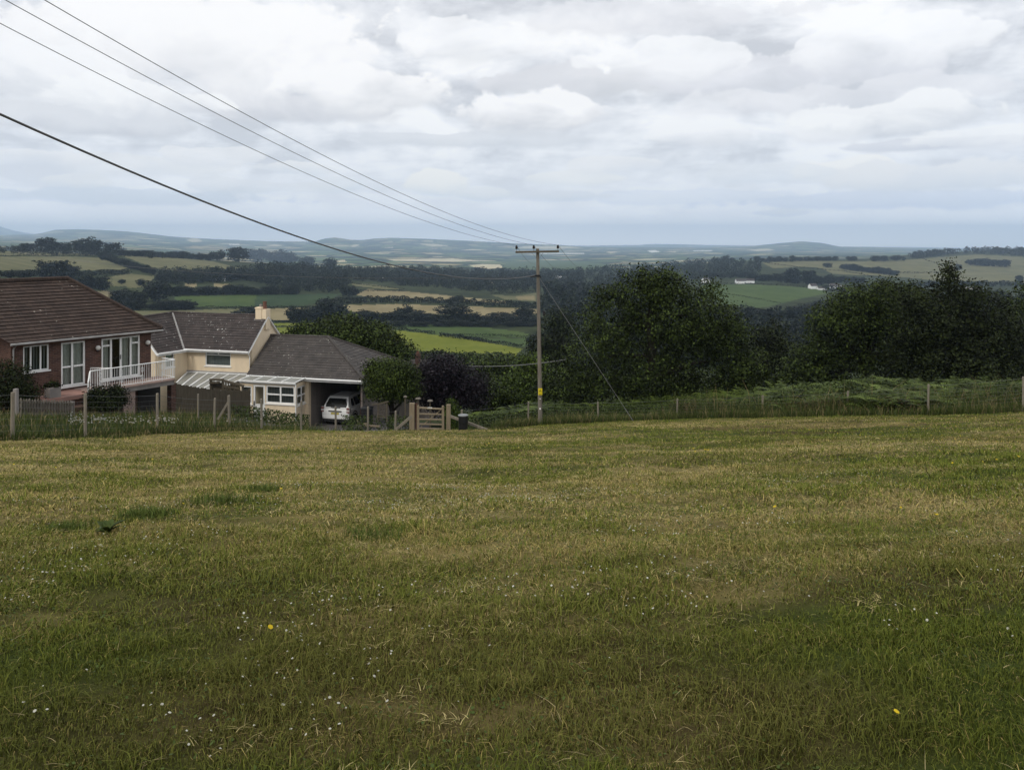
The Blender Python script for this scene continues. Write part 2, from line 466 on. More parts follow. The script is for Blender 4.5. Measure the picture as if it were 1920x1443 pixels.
w = bpy.data.worlds.new('World'); sc.world = w; w.use_nodes = True
nt = w.node_tree
for n in list(nt.nodes): nt.nodes.remove(n)
out = nt.nodes.new('ShaderNodeOutputWorld')
tc = nt.nodes.new('ShaderNodeTexCoord'); dirv = tc.outputs['Generated']
sky = nd(nt, 'ShaderNodeTexSky', sky_type='NISHITA', sun_disc=False, sun_elevation=SUN_EL, sun_rotation=SUN_AZ, altitude=200, air_density=1.0, dust_density=2.0, ozone_density=1.0)
sx = nd(nt, 'ShaderNodeSeparateXYZ', {0: dirv})
zc = mth(nt, 'MAXIMUM', sx.outputs[2], 0.004)
cv = nd(nt, 'ShaderNodeCombineXYZ', {0: sx.outputs[0], 1: sx.outputs[1], 2: zc})
nt.links.new(cv.outputs[0], sky.inputs['Vector'])
bg_sky = nd(nt, 'ShaderNodeBackground', {'Color': sky.outputs[0], 'Strength': 0.10})
# cloud deck: a flat layer seen in perspective, so shapes flatten towards the horizon
den = mth(nt, 'ADD', zc, 0.10)
pv = nd(nt, 'ShaderNodeCombineXYZ', {0: mth(nt, 'DIVIDE', sx.outputs[0], den), 1: mth(nt, 'DIVIDE', sx.outputs[1], den), 2: 0.0}).outputs[0]
az = mth(nt, 'ARCTAN2', sx.outputs[0], sx.outputs[1])
el = mth(nt, 'ARCSINE', sx.outputs[2])
n_big = noise(nt, mapping(nt, pv, (0.75, 0.95, 1), (3.1, 1.7, 0)), 1.0, 7, 0.56, 0.5)
n_mid = noise(nt, mapping(nt, pv, (1.9, 2.3, 1), (7.3, 4.2, 0)), 1.0, 8, 0.60, 0.6)
ae = nd(nt, 'ShaderNodeCombineXYZ', {0: az, 1: mth(nt, 'MULTIPLY', el, 1.5), 2: 0.0}).outputs[0]
n_puff = noise(nt, ae, 11.0, 8, 0.55, 0.3)
n_puff2 = noise(nt, mapping(nt, ae, (1, 1.9, 1), (5, 2, 0)), 6.0, 7, 0.58, 0.5)
# base tone by height: bluish near the horizon, pale above
base = ramp(nt, el, [(0.0, (1.62, 1.58, 1.60)), (0.03, (1.24, 1.22, 1.24)), (0.065, (0.92, 0.94, 0.98)), (0.12, (0.76, 0.80, 0.85)), (0.20, (0.78, 0.80, 0.83)), (0.32, (0.88, 0.885, 0.90))])
tone = mth(nt, 'ADD', mth(nt, 'MULTIPLY', n_big, 0.55), mth(nt, 'MULTIPLY', n_mid, 0.45))
lv = nd(nt, 'ShaderNodeCombineXYZ', {0: az, 1: mth(nt, 'MULTIPLY', el, 1.75), 2: 0.37}).outputs[0]
l_a = noise(nt, lv, 5.2, 9, 0.55, 0.25); l_b = noise(nt, mapping(nt, lv, (1, 1, 1), (0.006, 0.045, 0)), 5.2, 9, 0.55, 0.25)
relief = mth(nt, 'MULTIPLY', mth(nt, 'SUBTRACT', l_a, l_b), 0.62)
tone = mth(nt, 'ADD', mth(nt, 'MULTIPLY', tone, 0.55), mth(nt, 'MULTIPLY', l_a, 0.45))
tone = mth(nt, 'ADD', tone, relief)
cl = ramp(nt, tone, [(0.40, (0.55, 0.565, 0.60)), (0.47, (0.72, 0.735, 0.765)), (0.53, (0.86, 0.868, 0.885)), (0.60, (0.98, 0.975, 0.965))])
amt = ramp(nt, el, [(0.0, 0.08), (0.05, 0.34), (0.11, 0.66), (0.2, 0.88)])
colr = mixc(nt, amt, base, cl)
def place(px, py): 
    v = Vector(((px - HX) / F, 1, -(py - HY) / F)).normalized()
    return math.atan2(v.x, v.y), math.asin(v.z)
# individual clouds: azimuth/elevation of the middle, half sizes, crown colour, base colour, strength
def cloud(colr, px, py, rx, ry, top, bot, k=1.0, rag=1.0, soft=0.20, nz=None):
    a0, e0 = place(px, py)
    da = mth(nt, 'DIVIDE', mth(nt, 'SUBTRACT', az, a0), rx / F)
    de = mth(nt, 'DIVIDE', mth(nt, 'SUBTRACT', el, e0), ry / F)
    dq = mth(nt, 'SQRT', mth(nt, 'ADD', mth(nt, 'MULTIPLY', da, da), mth(nt, 'MULTIPLY', de, de)))
    nn = mth(nt, 'MULTIPLY', mth(nt, 'SUBTRACT', nz or n_puff, 0.5), rag * 2.4)
    dd = mth(nt, 'ADD', dq, nn)
    # flat, soft base and crisp top
    wid = mth(nt, 'ADD', soft, mth(nt, 'MULTIPLY', mth(nt, 'MAXIMUM', mth(nt, 'MULTIPLY', de, -1.0), 0.0), 0.9))
    mask = mth(nt, 'DIVIDE', mth(nt, 'SUBTRACT', 1.0, dd), wid, clamp=True)
    mask = mth(nt, 'MULTIPLY', mth(nt, 'MULTIPLY', mask, mask), mth(nt, 'SUBTRACT', 3.0, mth(nt, 'MULTIPLY', mask, 2.0)))
    sh = mth(nt, 'ADD', mth(nt, 'MULTIPLY', de, 0.55), mth(nt, 'ADD', 0.52, mth(nt, 'MULTIPLY', nn, -0.75)), clamp=True)
    cc = ramp(nt, sh, [(0.08, bot), (0.70, top)])
    return mixc(nt, mth(nt, 'MULTIPLY', mask, k), colr, cc)
Wt, Gy, Gd = (0.965, 0.955, 0.945), (0.66, 0.67, 0.69), (0.54, 0.56, 0.59)
Bl = (0.56, 0.63, 0.73)
CL = [  # grey undersides first, bright heads after
 (1090,165,210,45,(0.72,0.72,0.74),(0.60,0.61,0.63),0.8), (1470,150,260,50,(0.78,0.78,0.81),(0.64,0.65,0.68),0.7), (1230,40,300,40,(0.80,0.80,0.82),(0.68,0.68,0.71),0.6),
 (180,232,210,32,(0.72,0.73,0.75),(0.52,0.54,0.58),0.85), (520,205,260,34,(0.74,0.74,0.76),(0.60,0.61,0.64),0.8), (1650,185,260,36,(0.80,0.80,0.82),(0.66,0.67,0.70),0.7),
 (1700,378,340,22,(0.70,0.75,0.86),(0.62,0.69,0.83),0.7), (1300,372,260,18,(0.72,0.77,0.86),(0.66,0.72,0.82),0.5), (250,372,260,20,(0.60,0.67,0.76),(0.55,0.62,0.71),0.5), 
 (900,265,260,18,(0.70,0.72,0.75),(0.58,0.61,0.65),0.7), (1750,272,160,14,(0.70,0.71,0.75),(0.56,0.58,0.64),0.8),
 (330,95,430,115,Wt,(0.80,0.80,0.81),0.95), (700,175,170,62,Wt,Gy,0.92), (1000,215,175,46,Wt,(0.58,0.59,0.62),0.92), (90,150,130,60,(0.93,0.93,0.93),Gy,0.6),
 (820,352,72,30,(0.93,0.92,0.88),(0.74,0.79,0.84),0.95), (905,366,60,17,(0.86,0.87,0.87),(0.70,0.76,0.82),0.85), (640,348,56,16,(0.82,0.84,0.86),(0.70,0.76,0.82),0.8),
 (1590,325,95,30,(0.93,0.92,0.89),(0.74,0.77,0.81),0.95), (1780,335,210,34,(0.84,0.84,0.84),(0.70,0.74,0.79),0.9), (1560,250,90,30,(0.90,0.90,0.90),(0.74,0.75,0.78),0.8),
 (1720,222,180,40,(0.93,0.93,0.92),(0.60,0.62,0.66),0.85), (1060,338,110,16,(0.88,0.88,0.86),(0.74,0.78,0.82),0.7), (1440,330,110,26,(0.80,0.82,0.84),(0.68,0.73,0.79),0.6),
 (140,342,60,14,(0.86,0.86,0.85),(0.70,0.75,0.80),0.7), (450,352,130,18,(0.80,0.81,0.82),(0.70,0.75,0.80),0.6), (260,315,150,30,(0.83,0.83,0.82),(0.72,0.75,0.79),0.6), (1460,400,60,9,(0.80,0.81,0.83),(0.68,0.73,0.80),0.6),
 (560,318,90,18,(0.88,0.88,0.87),(0.72,0.76,0.81),0.75,1.0,0.14), (1180,312,100,20,(0.86,0.86,0.86),(0.72,0.75,0.80),0.7,1.0,0.14), (60,298,90,20,(0.86,0.86,0.86),(0.70,0.73,0.78),0.7,1.0,0.14), (390,296,100,22,(0.87,0.87,0.87),(0.70,0.73,0.78),0.7,1.0,0.14),
 (1330,258,110,26,(0.92,0.92,0.92),(0.68,0.70,0.74),0.75,1.0,0.14), (1860,262,120,28,(0.92,0.92,0.91),(0.66,0.68,0.73),0.75,1.0,0.14), (1250,120,150,46,(0.95,0.95,0.95),(0.66,0.67,0.70),0.7,1.0,0.14), (1650,90,170,50,(0.96,0.96,0.96),(0.70,0.71,0.74),0.7,1.0,0.14), (250,190,140,40,(0.95,0.95,0.94),(0.62,0.64,0.68),0.75,1.0,0.14), (880,90,150,46,(0.95,0.95,0.95),(0.68,0.69,0.71),0.6,1.0,0.14),
 (1050,370,90,12,(0.78,0.80,0.83),(0.66,0.72,0.79),0.6),(1380,200,120,30,(0.86,0.86,0.87),(0.72,0.72,0.75),0.5),
]
for c in CL: colr = cloud(colr, *c)
bg_cl = nd(nt, 'ShaderNodeBackground', {'Color': colr, 'Strength': 1.12})
cov = ramp(nt, n_big, [(0.25, 0.90), (0.4, 0.97)])
mx = nd(nt, 'ShaderNodeMixShader', {0: cov, 1: bg_sky.outputs[0], 2: bg_cl.outputs[0]})
nt.links.new(mx.outputs[0], out.inputs['Surface'])

# the air: one even box of thin haze
hz, nt, b = newmat('haze_air'); nt.nodes.remove(b)
pvn = nd(nt, 'ShaderNodeVolumePrincipled', {'Color': (0.58, 0.76, 1.0, 1), 'Density': 0.95e-4, 'Anisotropy': 0.0})
nt.links.new(pvn.outputs[0], nt.nodes['Material Output'].inputs['Volume'])
mb = MB(); mb.wbox((0, 10700, 65), 32000, 21600, 730)
hzo = tag(mb.build('haze', hz), kind='stuff', label='thin blue haze hanging in the air over the valley')
hzo.display_type = 'WIRE'

# ------------------------------------------------------------------ terrain, with its fields as patches of the one sheet
def m_field(name, a, b_, sc_=0.02, stripes=0.0):
    m, nt, b = newmat(name)
    o = coord(nt)
    f = noise(nt, o, sc_, 8, 0.62)
    g = noise(nt, mapping(nt, o, (1, 0.25, 1)), 0.11, 4, 0.6)
    v = mth(nt, 'ADD', mth(nt, 'MULTIPLY', f, 0.65), mth(nt, 'MULTIPLY', g, 0.35))
    nt.links.new(ramp(nt, v, [(0.42, a), (0.58, b_)]), b.inputs['Base Color'])
    b.inputs['Roughness'].default_value = 0.95; b.inputs['Specular IOR Level'].default_value = 0.05
    return m
def m_patchwork(name):
    m, nt, b = newmat(name)
    o = mapping(nt, coord(nt), (1, 0.7, 0))
    vo = nd(nt, 'ShaderNodeTexVoronoi', {'Vector': o, 'Scale': 0.0042}); 
    ve = nd(nt, 'ShaderNodeTexVoronoi', {'Vector': o, 'Scale': 0.0042}, feature='DISTANCE_TO_EDGE')
    s = nd(nt, 'ShaderNodeSeparateColor', {0: vo.outputs['Color']})
    c = ramp(nt, s.outputs[0], [(0.0, (0.025, 0.038, 0.018)), (0.22, (0.07, 0.11, 0.04)), (0.42, (0.12, 0.17, 0.06)), (0.62, (0.17, 0.19, 0.085)), (0.76, (0.33, 0.28, 0.15)), (0.90, (0.50, 0.44, 0.27))], 'CONSTANT')
    hedge = ramp(nt, ve.outputs['Distance'], [(0.05, 1.0), (0.09, 0.0)])
    f = noise(nt, o, 0.0032, 9, 0.66); wood = ramp(nt, f, [(0.53, 0.0), (0.57, 1.0)])
    c = mixc(nt, hedge, c, (0.018, 0.026, 0.015)); c = mixc(nt, mth(nt, 'MULTIPLY', wood, 0.85), c, (0.020, 0.028, 0.017))
    nt.links.new(c, b.inputs['Base Color']); b.inputs['Roughness'].default_value = 0.95; b.inputs['Specular IOR Level'].default_value = 0.0
    return m
FM = [m_field('scrub_floor', (0.020, 0.027, 0.011), (0.042, 0.052, 0.020), 0.03),
      m_patchwork('far_patchwork'),
      m_field('straw_field', (0.19, 0.157, 0.082), (0.245, 0.205, 0.112)),
      m_field('dull_pasture', (0.100, 0.101, 0.048), (0.148, 0.140, 0.070)),
      m_field('bright_green_field', (0.118, 0.138, 0.014), (0.158, 0.175, 0.024)),
      m_field('mid_green_field', (0.048, 0.076, 0.022), (0.068, 0.098, 0.030)),
      m_field('dark_crop_field', (0.026, 0.046, 0.020), (0.040, 0.064, 0.027)),
      m_field('pale_stubble', (0.42, 0.36, 0.22), (0.55, 0.48, 0.32)),
      m_field('pale_strip', (0.62, 0.60, 0.52), (0.75, 0.72, 0.64))]
FIELDS = [ # material, outline in the photograph
 (3, [(-60,498),(0,481),(130,481),(185,483),(245,505),(235,508),(120,506),(0,507),(-60,508)]),
 (3, [(-60,471),(60,471),(182,474),(180,479),(0,479),(-60,479)]), (3, [(228,479),(300,480),(400,490),(458,505),(420,508),(330,507),(285,501)]),
 (3, [(203,536),(200,520),(240,513),(289,517),(285,531),(230,537)]), (2, [(170,546),(205,545),(234,553),(225,557),(190,558)]),
 (3, [(238,536),(262,530),(275,538),(240,541)]), (2, [(345,531),(370,532),(366,540),(350,541)]), (2, [(400,531),(432,533),(425,539),(402,538)]),
 (5, [(326,556),(480,552),(640,551),(600,567),(470,575),(360,575),(330,565)]), (6, [(480,552),(640,551),(605,566),(560,574),(478,574)]),
 (3, [(235,596),(245,583),(360,581),(480,578),(480,600),(320,600)]), (2, [(480,579),(582,577),(575,585),(545,600),(480,601)]),
 (2, [(665,552),(690,542),(760,546),(860,556),(952,565),(948,568),(800,562),(690,557)]), (2, [(643,572),(750,570),(1010,579),(1010,588),(940,600),(880,590),(780,588),(700,590),(655,583)]),
 (3, [(657,531),(700,533),(761,543),(720,542),(665,536)]), (3, [(920,552),(965,555),(1006,549),(1006,565),(945,561)]), (2, [(966,556),(1004,554),(1004,562),(972,562)]),
 (4, [(508,606),(600,605),(600,611),(508,612)]), (4, [(510,614),(640,612),(640,630),(510,632)]),
 (5, [(716,610),(800,609),(900,613),(970,621),(1003,629),(1000,634),(940,632),(850,630),(760,622)]),
 (4, [(722,618),(760,621),(850,631),(920,643),(980,654),(965,668),(890,667),(800,664),(740,650),(700,640),(690,620)]),
 (5, [(896,633),(950,634),(1000,636),(1000,648),(975,651),(930,644)]),
 (7, [(878,497),(905,495),(938,496),(944,502),(915,504),(890,501)]), (5, [(941,502),(950,492),(1010,487),(1080,489),(1150,497),(1130,505),(1060,506),(960,505)]),
 (7, [(497,461),(515,458),(532,460),(520,462)]), (7, [(655,461),(668,458),(674,459),(664,463)]), (7, [(784,457),(812,457),(843,461),(810,462)]), (7, [(718,464),(737,463),(735,465)]),
 (7, [(960,465),(990,461),(1060,462),(1095,464),(1040,467)]), (8, [(1012,474.4),(1095,474.4),(1095,476),(1012,476)]), (7, [(1135,473),(1150,471),(1158,473),(1145,475)]),
 (8, [(1213,470),(1228,469),(1238,472),(1222,473.5)]), (8, [(1300,469.6),(1335,469),(1335,470.6),(1300,471)]), (7, [(1240,472),(1268,471),(1268,473)]), 
 (7, [(349,450),(368,446),(381,453),(360,454)]), (8, [(428,457),(448,457),(450,459.5),(430,459.5)]), (7, [(1400,468),(1440,466),(1455,469),(1420,471)]),
 (7, [(725,486),(850,485),(910,489),(850,491),(740,489)]),(7, [(626,489),(645,487),(650,491),(630,492)]),
 (5, [(1312,545),(1318,534),(1400,533),(1480,537),(1545,543),(1552,550),(1500,560),(1440,575),(1405,578),(1360,570),(1322,560)]),
 (3, [(1428,492),(1490,490),(1580,490),(1570,500),(1540,502),(1500,500),(1450,503)]), (3, [(1490,489),(1590,490),(1680,489),(1740,484),(1830,477),(1960,484),(2200,490),(2200,545),(1920,532),(1860,530),(1760,527),(1700,520),(1640,517),(1560,513),(1545,505)]),
]
px_c = np.unique(np.concatenate([np.arange(-560, -60, 12), np.arange(-60, 1981, 3.2), np.arange(1990, 2480, 12)]))
yr = np.concatenate([np.geomspace(17, 330, 75)[:-1], np.geomspace(330, 13000, 340)[:-1], np.geomspace(13000, 26000, 24)])
PX, YY = np.meshgrid(px_c, yr)
XX = (PX - HX) / F * YY
ZZ = gz(XX, YY)
MEADOW_EDGE = [(-60,16),(-30,17.5),(-12.3,19),(-10.5,22.5),(-10.2,26),(-9.2,28.4),(-8.2,31.5),(-7.4,34.2),(-4.5,35.6),(-2,36.4),(1,37.2),(4,37.6),(8,37.4),(12,35),(17,31.5),(22,30.5),(30,31),(60,33)]
def edge_y(X): return np.interp(X, [e[0] for e in MEADOW_EDGE], [e[1] for e in MEADOW_EDGE])
inside = sstep(1.5, -1.0, YY - edge_y(XX))
ZZ = ZZ - 0.25 * inside
# shelf for the garage floor and the yard before it
pad = (XX > -17) & (XX < -6) & (YY > 43.5) & (YY < 56)
ZZ = np.where(pad, np.minimum(ZZ, EYE - 11.12), ZZ)
nr, nc = PX.shape
idx = np.arange(nr * nc).reshape(nr, nc)
Q = np.stack([idx[:-1, :-1], idx[:-1, 1:], idx[1:, 1:], idx[1:, :-1]], -1).reshape(-1, 4)
fx = (PX[:-1, :-1] + PX[:-1, 1:]).ravel() / 2
fY = np.sqrt(YY[:-1, :-1] * YY[1:, :-1]).ravel()
fz_ = ((ZZ[:-1, :-1] + ZZ[1:, 1:]) / 2).ravel()
fpy = HY - (fz_ - EYE) / fY * F
fmi = np.where(fY > 2600, 1, 0)
def inpoly(x, y, poly):
    r = np.zeros(len(x), bool); n = len(poly)
    for i in range(n):
        x0, y0 = poly[i]; x1, y1 = poly[(i + 1) % n]
        c = ((y0 > y) != (y1 > y))
        with np.errstate(divide='ignore', invalid='ignore'):
            r ^= c & (x < (x1 - x0) * (y - y0) / ((y1 - y0) if y1 != y0 else 1e-9) + x0)
    return r
for k, poly in FIELDS:
    ds = [gdepth(p[0], p[1]) for p in poly]
    lo, hi = np.percentile(ds, 15) * 0.7, np.percentile(ds, 85) * 1.4
    cand = (fY > lo) & (fY < hi) & (fx > min(p[0] for p in poly)) & (fx < max(p[0] for p in poly))
    ii = np.nonzero(cand)[0]
    ii = ii[inpoly(fx[ii], fpy[ii], poly)]
    fmi[ii] = k
terr = np_mesh('terrain', np.stack([XX, YY, ZZ], -1).reshape(-1, 3), Q, FM, mi=fmi, smooth=True)
tag(terr, kind='structure', label='rolling farmland falling away to a wide valley')

# ------------------------------------------------------------------ the mown meadow
def straw_amt(X, Y):
    d = 0.34 * fbm(X * 0.15 + 3, Y * 0.30, 31, 3) + 0.36 * fbm(X * 0.55, Y * 1.1, 41, 3) + 0.30 * fbm(X * 1.7, Y * 3.2, 44, 3)
    bias = 0.12 * sstep(4.0, 8, Y) * sstep(30, 16, Y) * sstep(9, -4, X) + 0.04 * sstep(24, 33, Y) - 0.07 * sstep(4.5, 2.5, Y)
    return np.clip((d + bias - 0.435) * 4.0, 0, 1)
def brown_amt(X, Y):
    return np.clip((fbm(X * 0.3 + 9, Y * 0.7, 51, 3) - 0.52) * 5 + 0.35 * sstep(-1, 6, X), 0, 1)
GREEN = np.array([0.072, 0.096, 0.020]); STRAW = np.array([0.32, 0.255, 0.10]); BROWN = np.array([0.115, 0.088, 0.036])
gx = np.concatenate([np.arange(-60, -26, 2.0), np.arange(-26, 26, 0.14), np.arange(26, 61, 2.0)])
gy = np.concatenate([np.arange(-14, 0.5, 0.8), np.arange(0.5, 10, 0.10), np.arange(10, 38.2, 0.16)])
GX, GY0 = np.meshgrid(gx, gy)
GY = np.minimum(GY0, edge_y(GX))
GZ = gz(GX, GY) + (fbm(GX * 1.1, GY * 2.2, 61, 3) - 0.5) * 0.07 + (vnoise(GX * 7, GY * 7, 66) - 0.5) * 0.03
nr, nc = GX.shape; idx = np.arange(nr * nc).reshape(nr, nc)
Q = np.stack([idx[:-1, :-1], idx[:-1, 1:], idx[1:, 1:], idx[1:, :-1]], -1).reshape(-1, 4)
keep = (GY[1:, :-1] > GY[:-1, :-1] + 1e-4).ravel() | (GY[1:, 1:] > GY[:-1, 1:] + 1e-4).ravel()
s = straw_amt(GX, GY)[..., None]; bwn = brown_amt(GX, GY)[..., None]
C = (GREEN * (1 - bwn) + BROWN * bwn) * (1 - s) + STRAW * s
C = C * (0.35 + 0.8 * fbm(GX * 5, GY * 9, 71, 3))[..., None] * 0.75
mg = m_vcol('meadow_turf', 0.95, 0.05)
_nt = mg.node_tree; _b = _nt.nodes['Principled BSDF']
bump(_nt, _b, noise(_nt, coord(_nt), 40, 5, 0.7), 0.8, 0.03)
mead = np_mesh('meadow', np.stack([GX, GY, GZ], -1).reshape(-1, 3), Q[keep], mg, col=C.reshape(-1, 3), smooth=True)
tag(mead, kind='structure', label='sloping mown meadow with dry cut grass')

def ground(X, Y):
    return gz(X, Y) + (fbm(X * 1.1, Y * 2.2, 61, 3) - 0.5) * 0.07

def blades(X, Y, Z, H, Wd, lean, col, rng, curve=0.35):
    """bent two-piece blades"""
    n = len(X)
    a = rng.uniform(0, 2 * np.pi, n); la = rng.uniform(0, 2 * np.pi, n)
    sx_, sy_ = np.cos(a) * Wd / 2, np.sin(a) * Wd / 2
    lx, ly = np.cos(la) * lean * H, np.sin(la) * lean * H
    b0 = np.stack([X - sx_, Y - sy_, Z - 0.01], -1); b1 = np.stack([X + sx_, Y + sy_, Z - 0.01], -1)
    m = np.stack([X + lx * curve, Y + ly * curve, Z + H * 0.6 * np.sqrt(np.clip(1 - (lean * curve) ** 2, 0.05, 1))], -1)
    ws = np.stack([sx_ * 0.75, sy_ * 0.75, np.zeros(n)], -1)
    t = np.stack([X + lx, Y + ly, Z + H * np.clip(1 - 0.42 * lean ** 1.5, 0.1, 1)], -1)
    V = np.stack([b0, b1, m + ws, m - ws, t], 1).reshape(-1, 3)
    i = np.arange(n) * 5
    q = np.stack([i, i + 1, i + 2, i + 3], -1); tr = np.stack([i + 3, i + 2, i + 4], -1)
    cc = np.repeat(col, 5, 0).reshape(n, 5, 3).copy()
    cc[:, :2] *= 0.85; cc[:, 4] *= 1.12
    return V, q, tr, cc.reshape(-1, 3)

def join(parts):
    V = []; q = []; t = []; c = []; o = 0
    for v, a, b_, d in parts:
        V.append(v); q.append(a + o); t.append(b_ + o); c.append(d); o += len(v)
    return np.concatenate(V), [np.concatenate(q), np.concatenate(t)], np.concatenate(c)

def scatter(y0, y1, n, ulim=0.74):
    Y = np.sqrt(rng.uniform(y0 ** 2, y1 ** 2, n)); X = rng.uniform(-ulim, ulim, n) * (Y + 0.5)
    k = Y < edge_y(X) - 0.1
    return X[k], Y[k]

parts = []
for y0, y1, n, h, wd in ((1.9, 3.6, 90000, 0.034, 0.0034), (3.6, 6, 105000, 0.036, 0.0048), (6, 10, 105000, 0.034, 0.0075), (10, 18, 105000, 0.034, 0.012), (18, 38, 125000, 0.040, 0.019)):
    X, Y = scatter(y0, y1, n)
    s = straw_amt(X, Y); bw = brown_amt(X, Y)
    tuft = 0.55 * fbm(X * 1.4, Y * 1.8, 81, 3) + 0.45 * fbm(X * 6.5, Y * 7.5, 84, 2)
    isst = rng.random(len(X)) < (0.09 + 0.52 * s * (1 - 0.45 * sstep(4.5, 2.4, Y)))
    keep = rng.random(len(X)) < np.where(isst, 1.0, np.clip(1.25 - 0.75 * s, 0, 1))
    X, Y, s, bw, isst, tuft = (q[keep] for q in (X, Y, s, bw, isst, tuft))
    Z = ground(X, Y)
    H = h * rng.lognormal(0, 0.35, len(X)) * (0.55 + 1.20 * np.clip((tuft - 0.36) * 3.0, 0, 1.4)) * np.where(isst, 0.8, 1.0)
    lean = np.where(isst, rng.uniform(1.0, 3.2, len(X)), rng.uniform(0.2, 1.5, len(X)))
    gsel = rng.random((len(X), 1))
    g = np.array([0.082, 0.112, 0.017]) * (1 - gsel) + np.array([0.180, 0.198, 0.034]) * gsel
    g = g * (1 - 0.32 * sstep(4.6, 2.4, Y + 1.6 * (fbm(X * 0.6, Y * 0.6, 87, 2) - 0.5)))[:, None]  # shade painted into the green: blades nearest the viewpoint are darkened
    g = g * (1 - 0.36 * bw[:, None]) + BROWN * 1.1 * 0.36 * bw[:, None]
    st = np.array([0.40, 0.315, 0.112]) * rng.uniform(0.55, 1.3, (len(X), 1))
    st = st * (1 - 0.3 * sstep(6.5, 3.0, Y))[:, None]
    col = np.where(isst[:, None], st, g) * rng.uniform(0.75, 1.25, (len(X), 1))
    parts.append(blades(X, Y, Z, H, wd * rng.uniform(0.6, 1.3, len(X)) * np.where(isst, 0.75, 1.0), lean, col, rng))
# the same turf on either side of and under the viewpoint
n = 150000; Y = rng.uniform(0.3, 20, n); sd_ = rng.choice([-1, 1], n); X = sd_ * (0.72 * Y + rng.uniform(0, 5.5, n) - 0.3 * (Y < 2))
m_ = 16000; X[:m_] = rng.uniform(-4.5, 4.5, m_); Y[:m_] = rng.uniform(-0.6, 1.95, m_)
k = Y < edge_y(X) - 0.1; X, Y = X[k], Y[k]; s = straw_amt(X, Y); isst = rng.random(len(X)) < 0.09 + 0.5 * s
gsel = rng.random((len(X), 1)); g = np.array([0.082, 0.112, 0.017]) * (1 - gsel) + np.array([0.180, 0.198, 0.034]) * gsel
col = np.where(isst[:, None], np.array([0.34, 0.27, 0.10]), g) * rng.uniform(0.6, 1.2, (len(X), 1))
parts.append(blades(X, Y, ground(X, Y), 0.045 * rng.lognormal(0, 0.35, len(X)), 0.0085 * rng.uniform(0.6, 1.3, len(X)), np.where(isst, rng.uniform(1, 3, len(X)), rng.uniform(0.2, 1.5, len(X))), col, rng))
# loose cut stalks lying about
for y0, y1, n, L, wd in ((1.9, 4.5, 2600, 0.10, 0.003), (4.5, 9, 6000, 0.12, 0.005), (9, 20, 9000, 0.14, 0.009)):
    X, Y = scatter(y0, y1, n)
    k = rng.random(len(X)) < 0.25 + 0.75 * straw_amt(X, Y); X, Y = X[k], Y[k]
    Z = ground(X, Y) + rng.uniform(0.012, 0.04, len(X))
    col = np.array([0.36, 0.295, 0.15]) * rng.uniform(0.5, 1.25, (len(X), 1))
    v, q, t, c = blades(X, Y, Z, L * rng.uniform(0.4, 1.1, len(X)), wd * 0.8 * np.ones(len(X)), rng.uniform(0.8, 1.1, len(X)), col, rng)
    v = v.reshape(-1, 5, 3); z0 = v[:, :1, 2].copy(); v[:, :, 2] = z0 + (v[:, :, 2] - z0) * 0.12
    parts.append((v.reshape(-1, 3), q, t, c))
# matted heaps of dry cuttings
for y0, y1, nc_, m_, rad_, L, wd in ((2.0, 6, 420, 26, 0.07, 0.06, 0.003), (6, 14, 900, 22, 0.10, 0.08, 0.006), (14, 32, 1200, 16, 0.16, 0.11, 0.013)):
    X, Y = scatter(y0, y1, nc_); k = rng.random(len(X)) < 0.15 + straw_amt(X, Y); X, Y = X[k], Y[k]
    rr = rad_ * rng.uniform(0.5, 1.5, len(X)); X = np.repeat(X, m_) + rng.normal(size=len(X) * m_) * np.repeat(rr, m_) * 1.5; Y = np.repeat(Y, m_) + rng.normal(size=len(Y) * m_) * np.repeat(rr, m_) * 0.8
    kk = Y < edge_y(X) - 0.1; tone_ = np.repeat(rng.uniform(0.6, 1.25, len(rr)), m_)[kk]; X, Y = X[kk], Y[kk]
    Z = ground(X, Y) + rng.uniform(0.015, 0.04, len(X)); col = np.array([0.40, 0.33, 0.15]) * (tone_ * rng.uniform(0.7, 1.25, len(X)))[:, None]
    v, q, t, c = blades(X, Y, Z, L * rng.uniform(0.5, 1.3, len(X)), wd * np.ones(len(X)), rng.uniform(0.8, 1.1, len(X)), col, rng)
    v = v.reshape(-1, 5, 3); z0 = v[:, :1, 2].copy(); v[:, :, 2] = z0 + (v[:, :, 2] - z0) * 0.15
    parts.append((v.reshape(-1, 3), q, t, c))
V, QQ, C = join(parts)
go = np_mesh('grass', V, QQ, M['grass'], col=C)
tag(go, kind='stuff', label='short mown grass and dry cut stalks over the meadow')

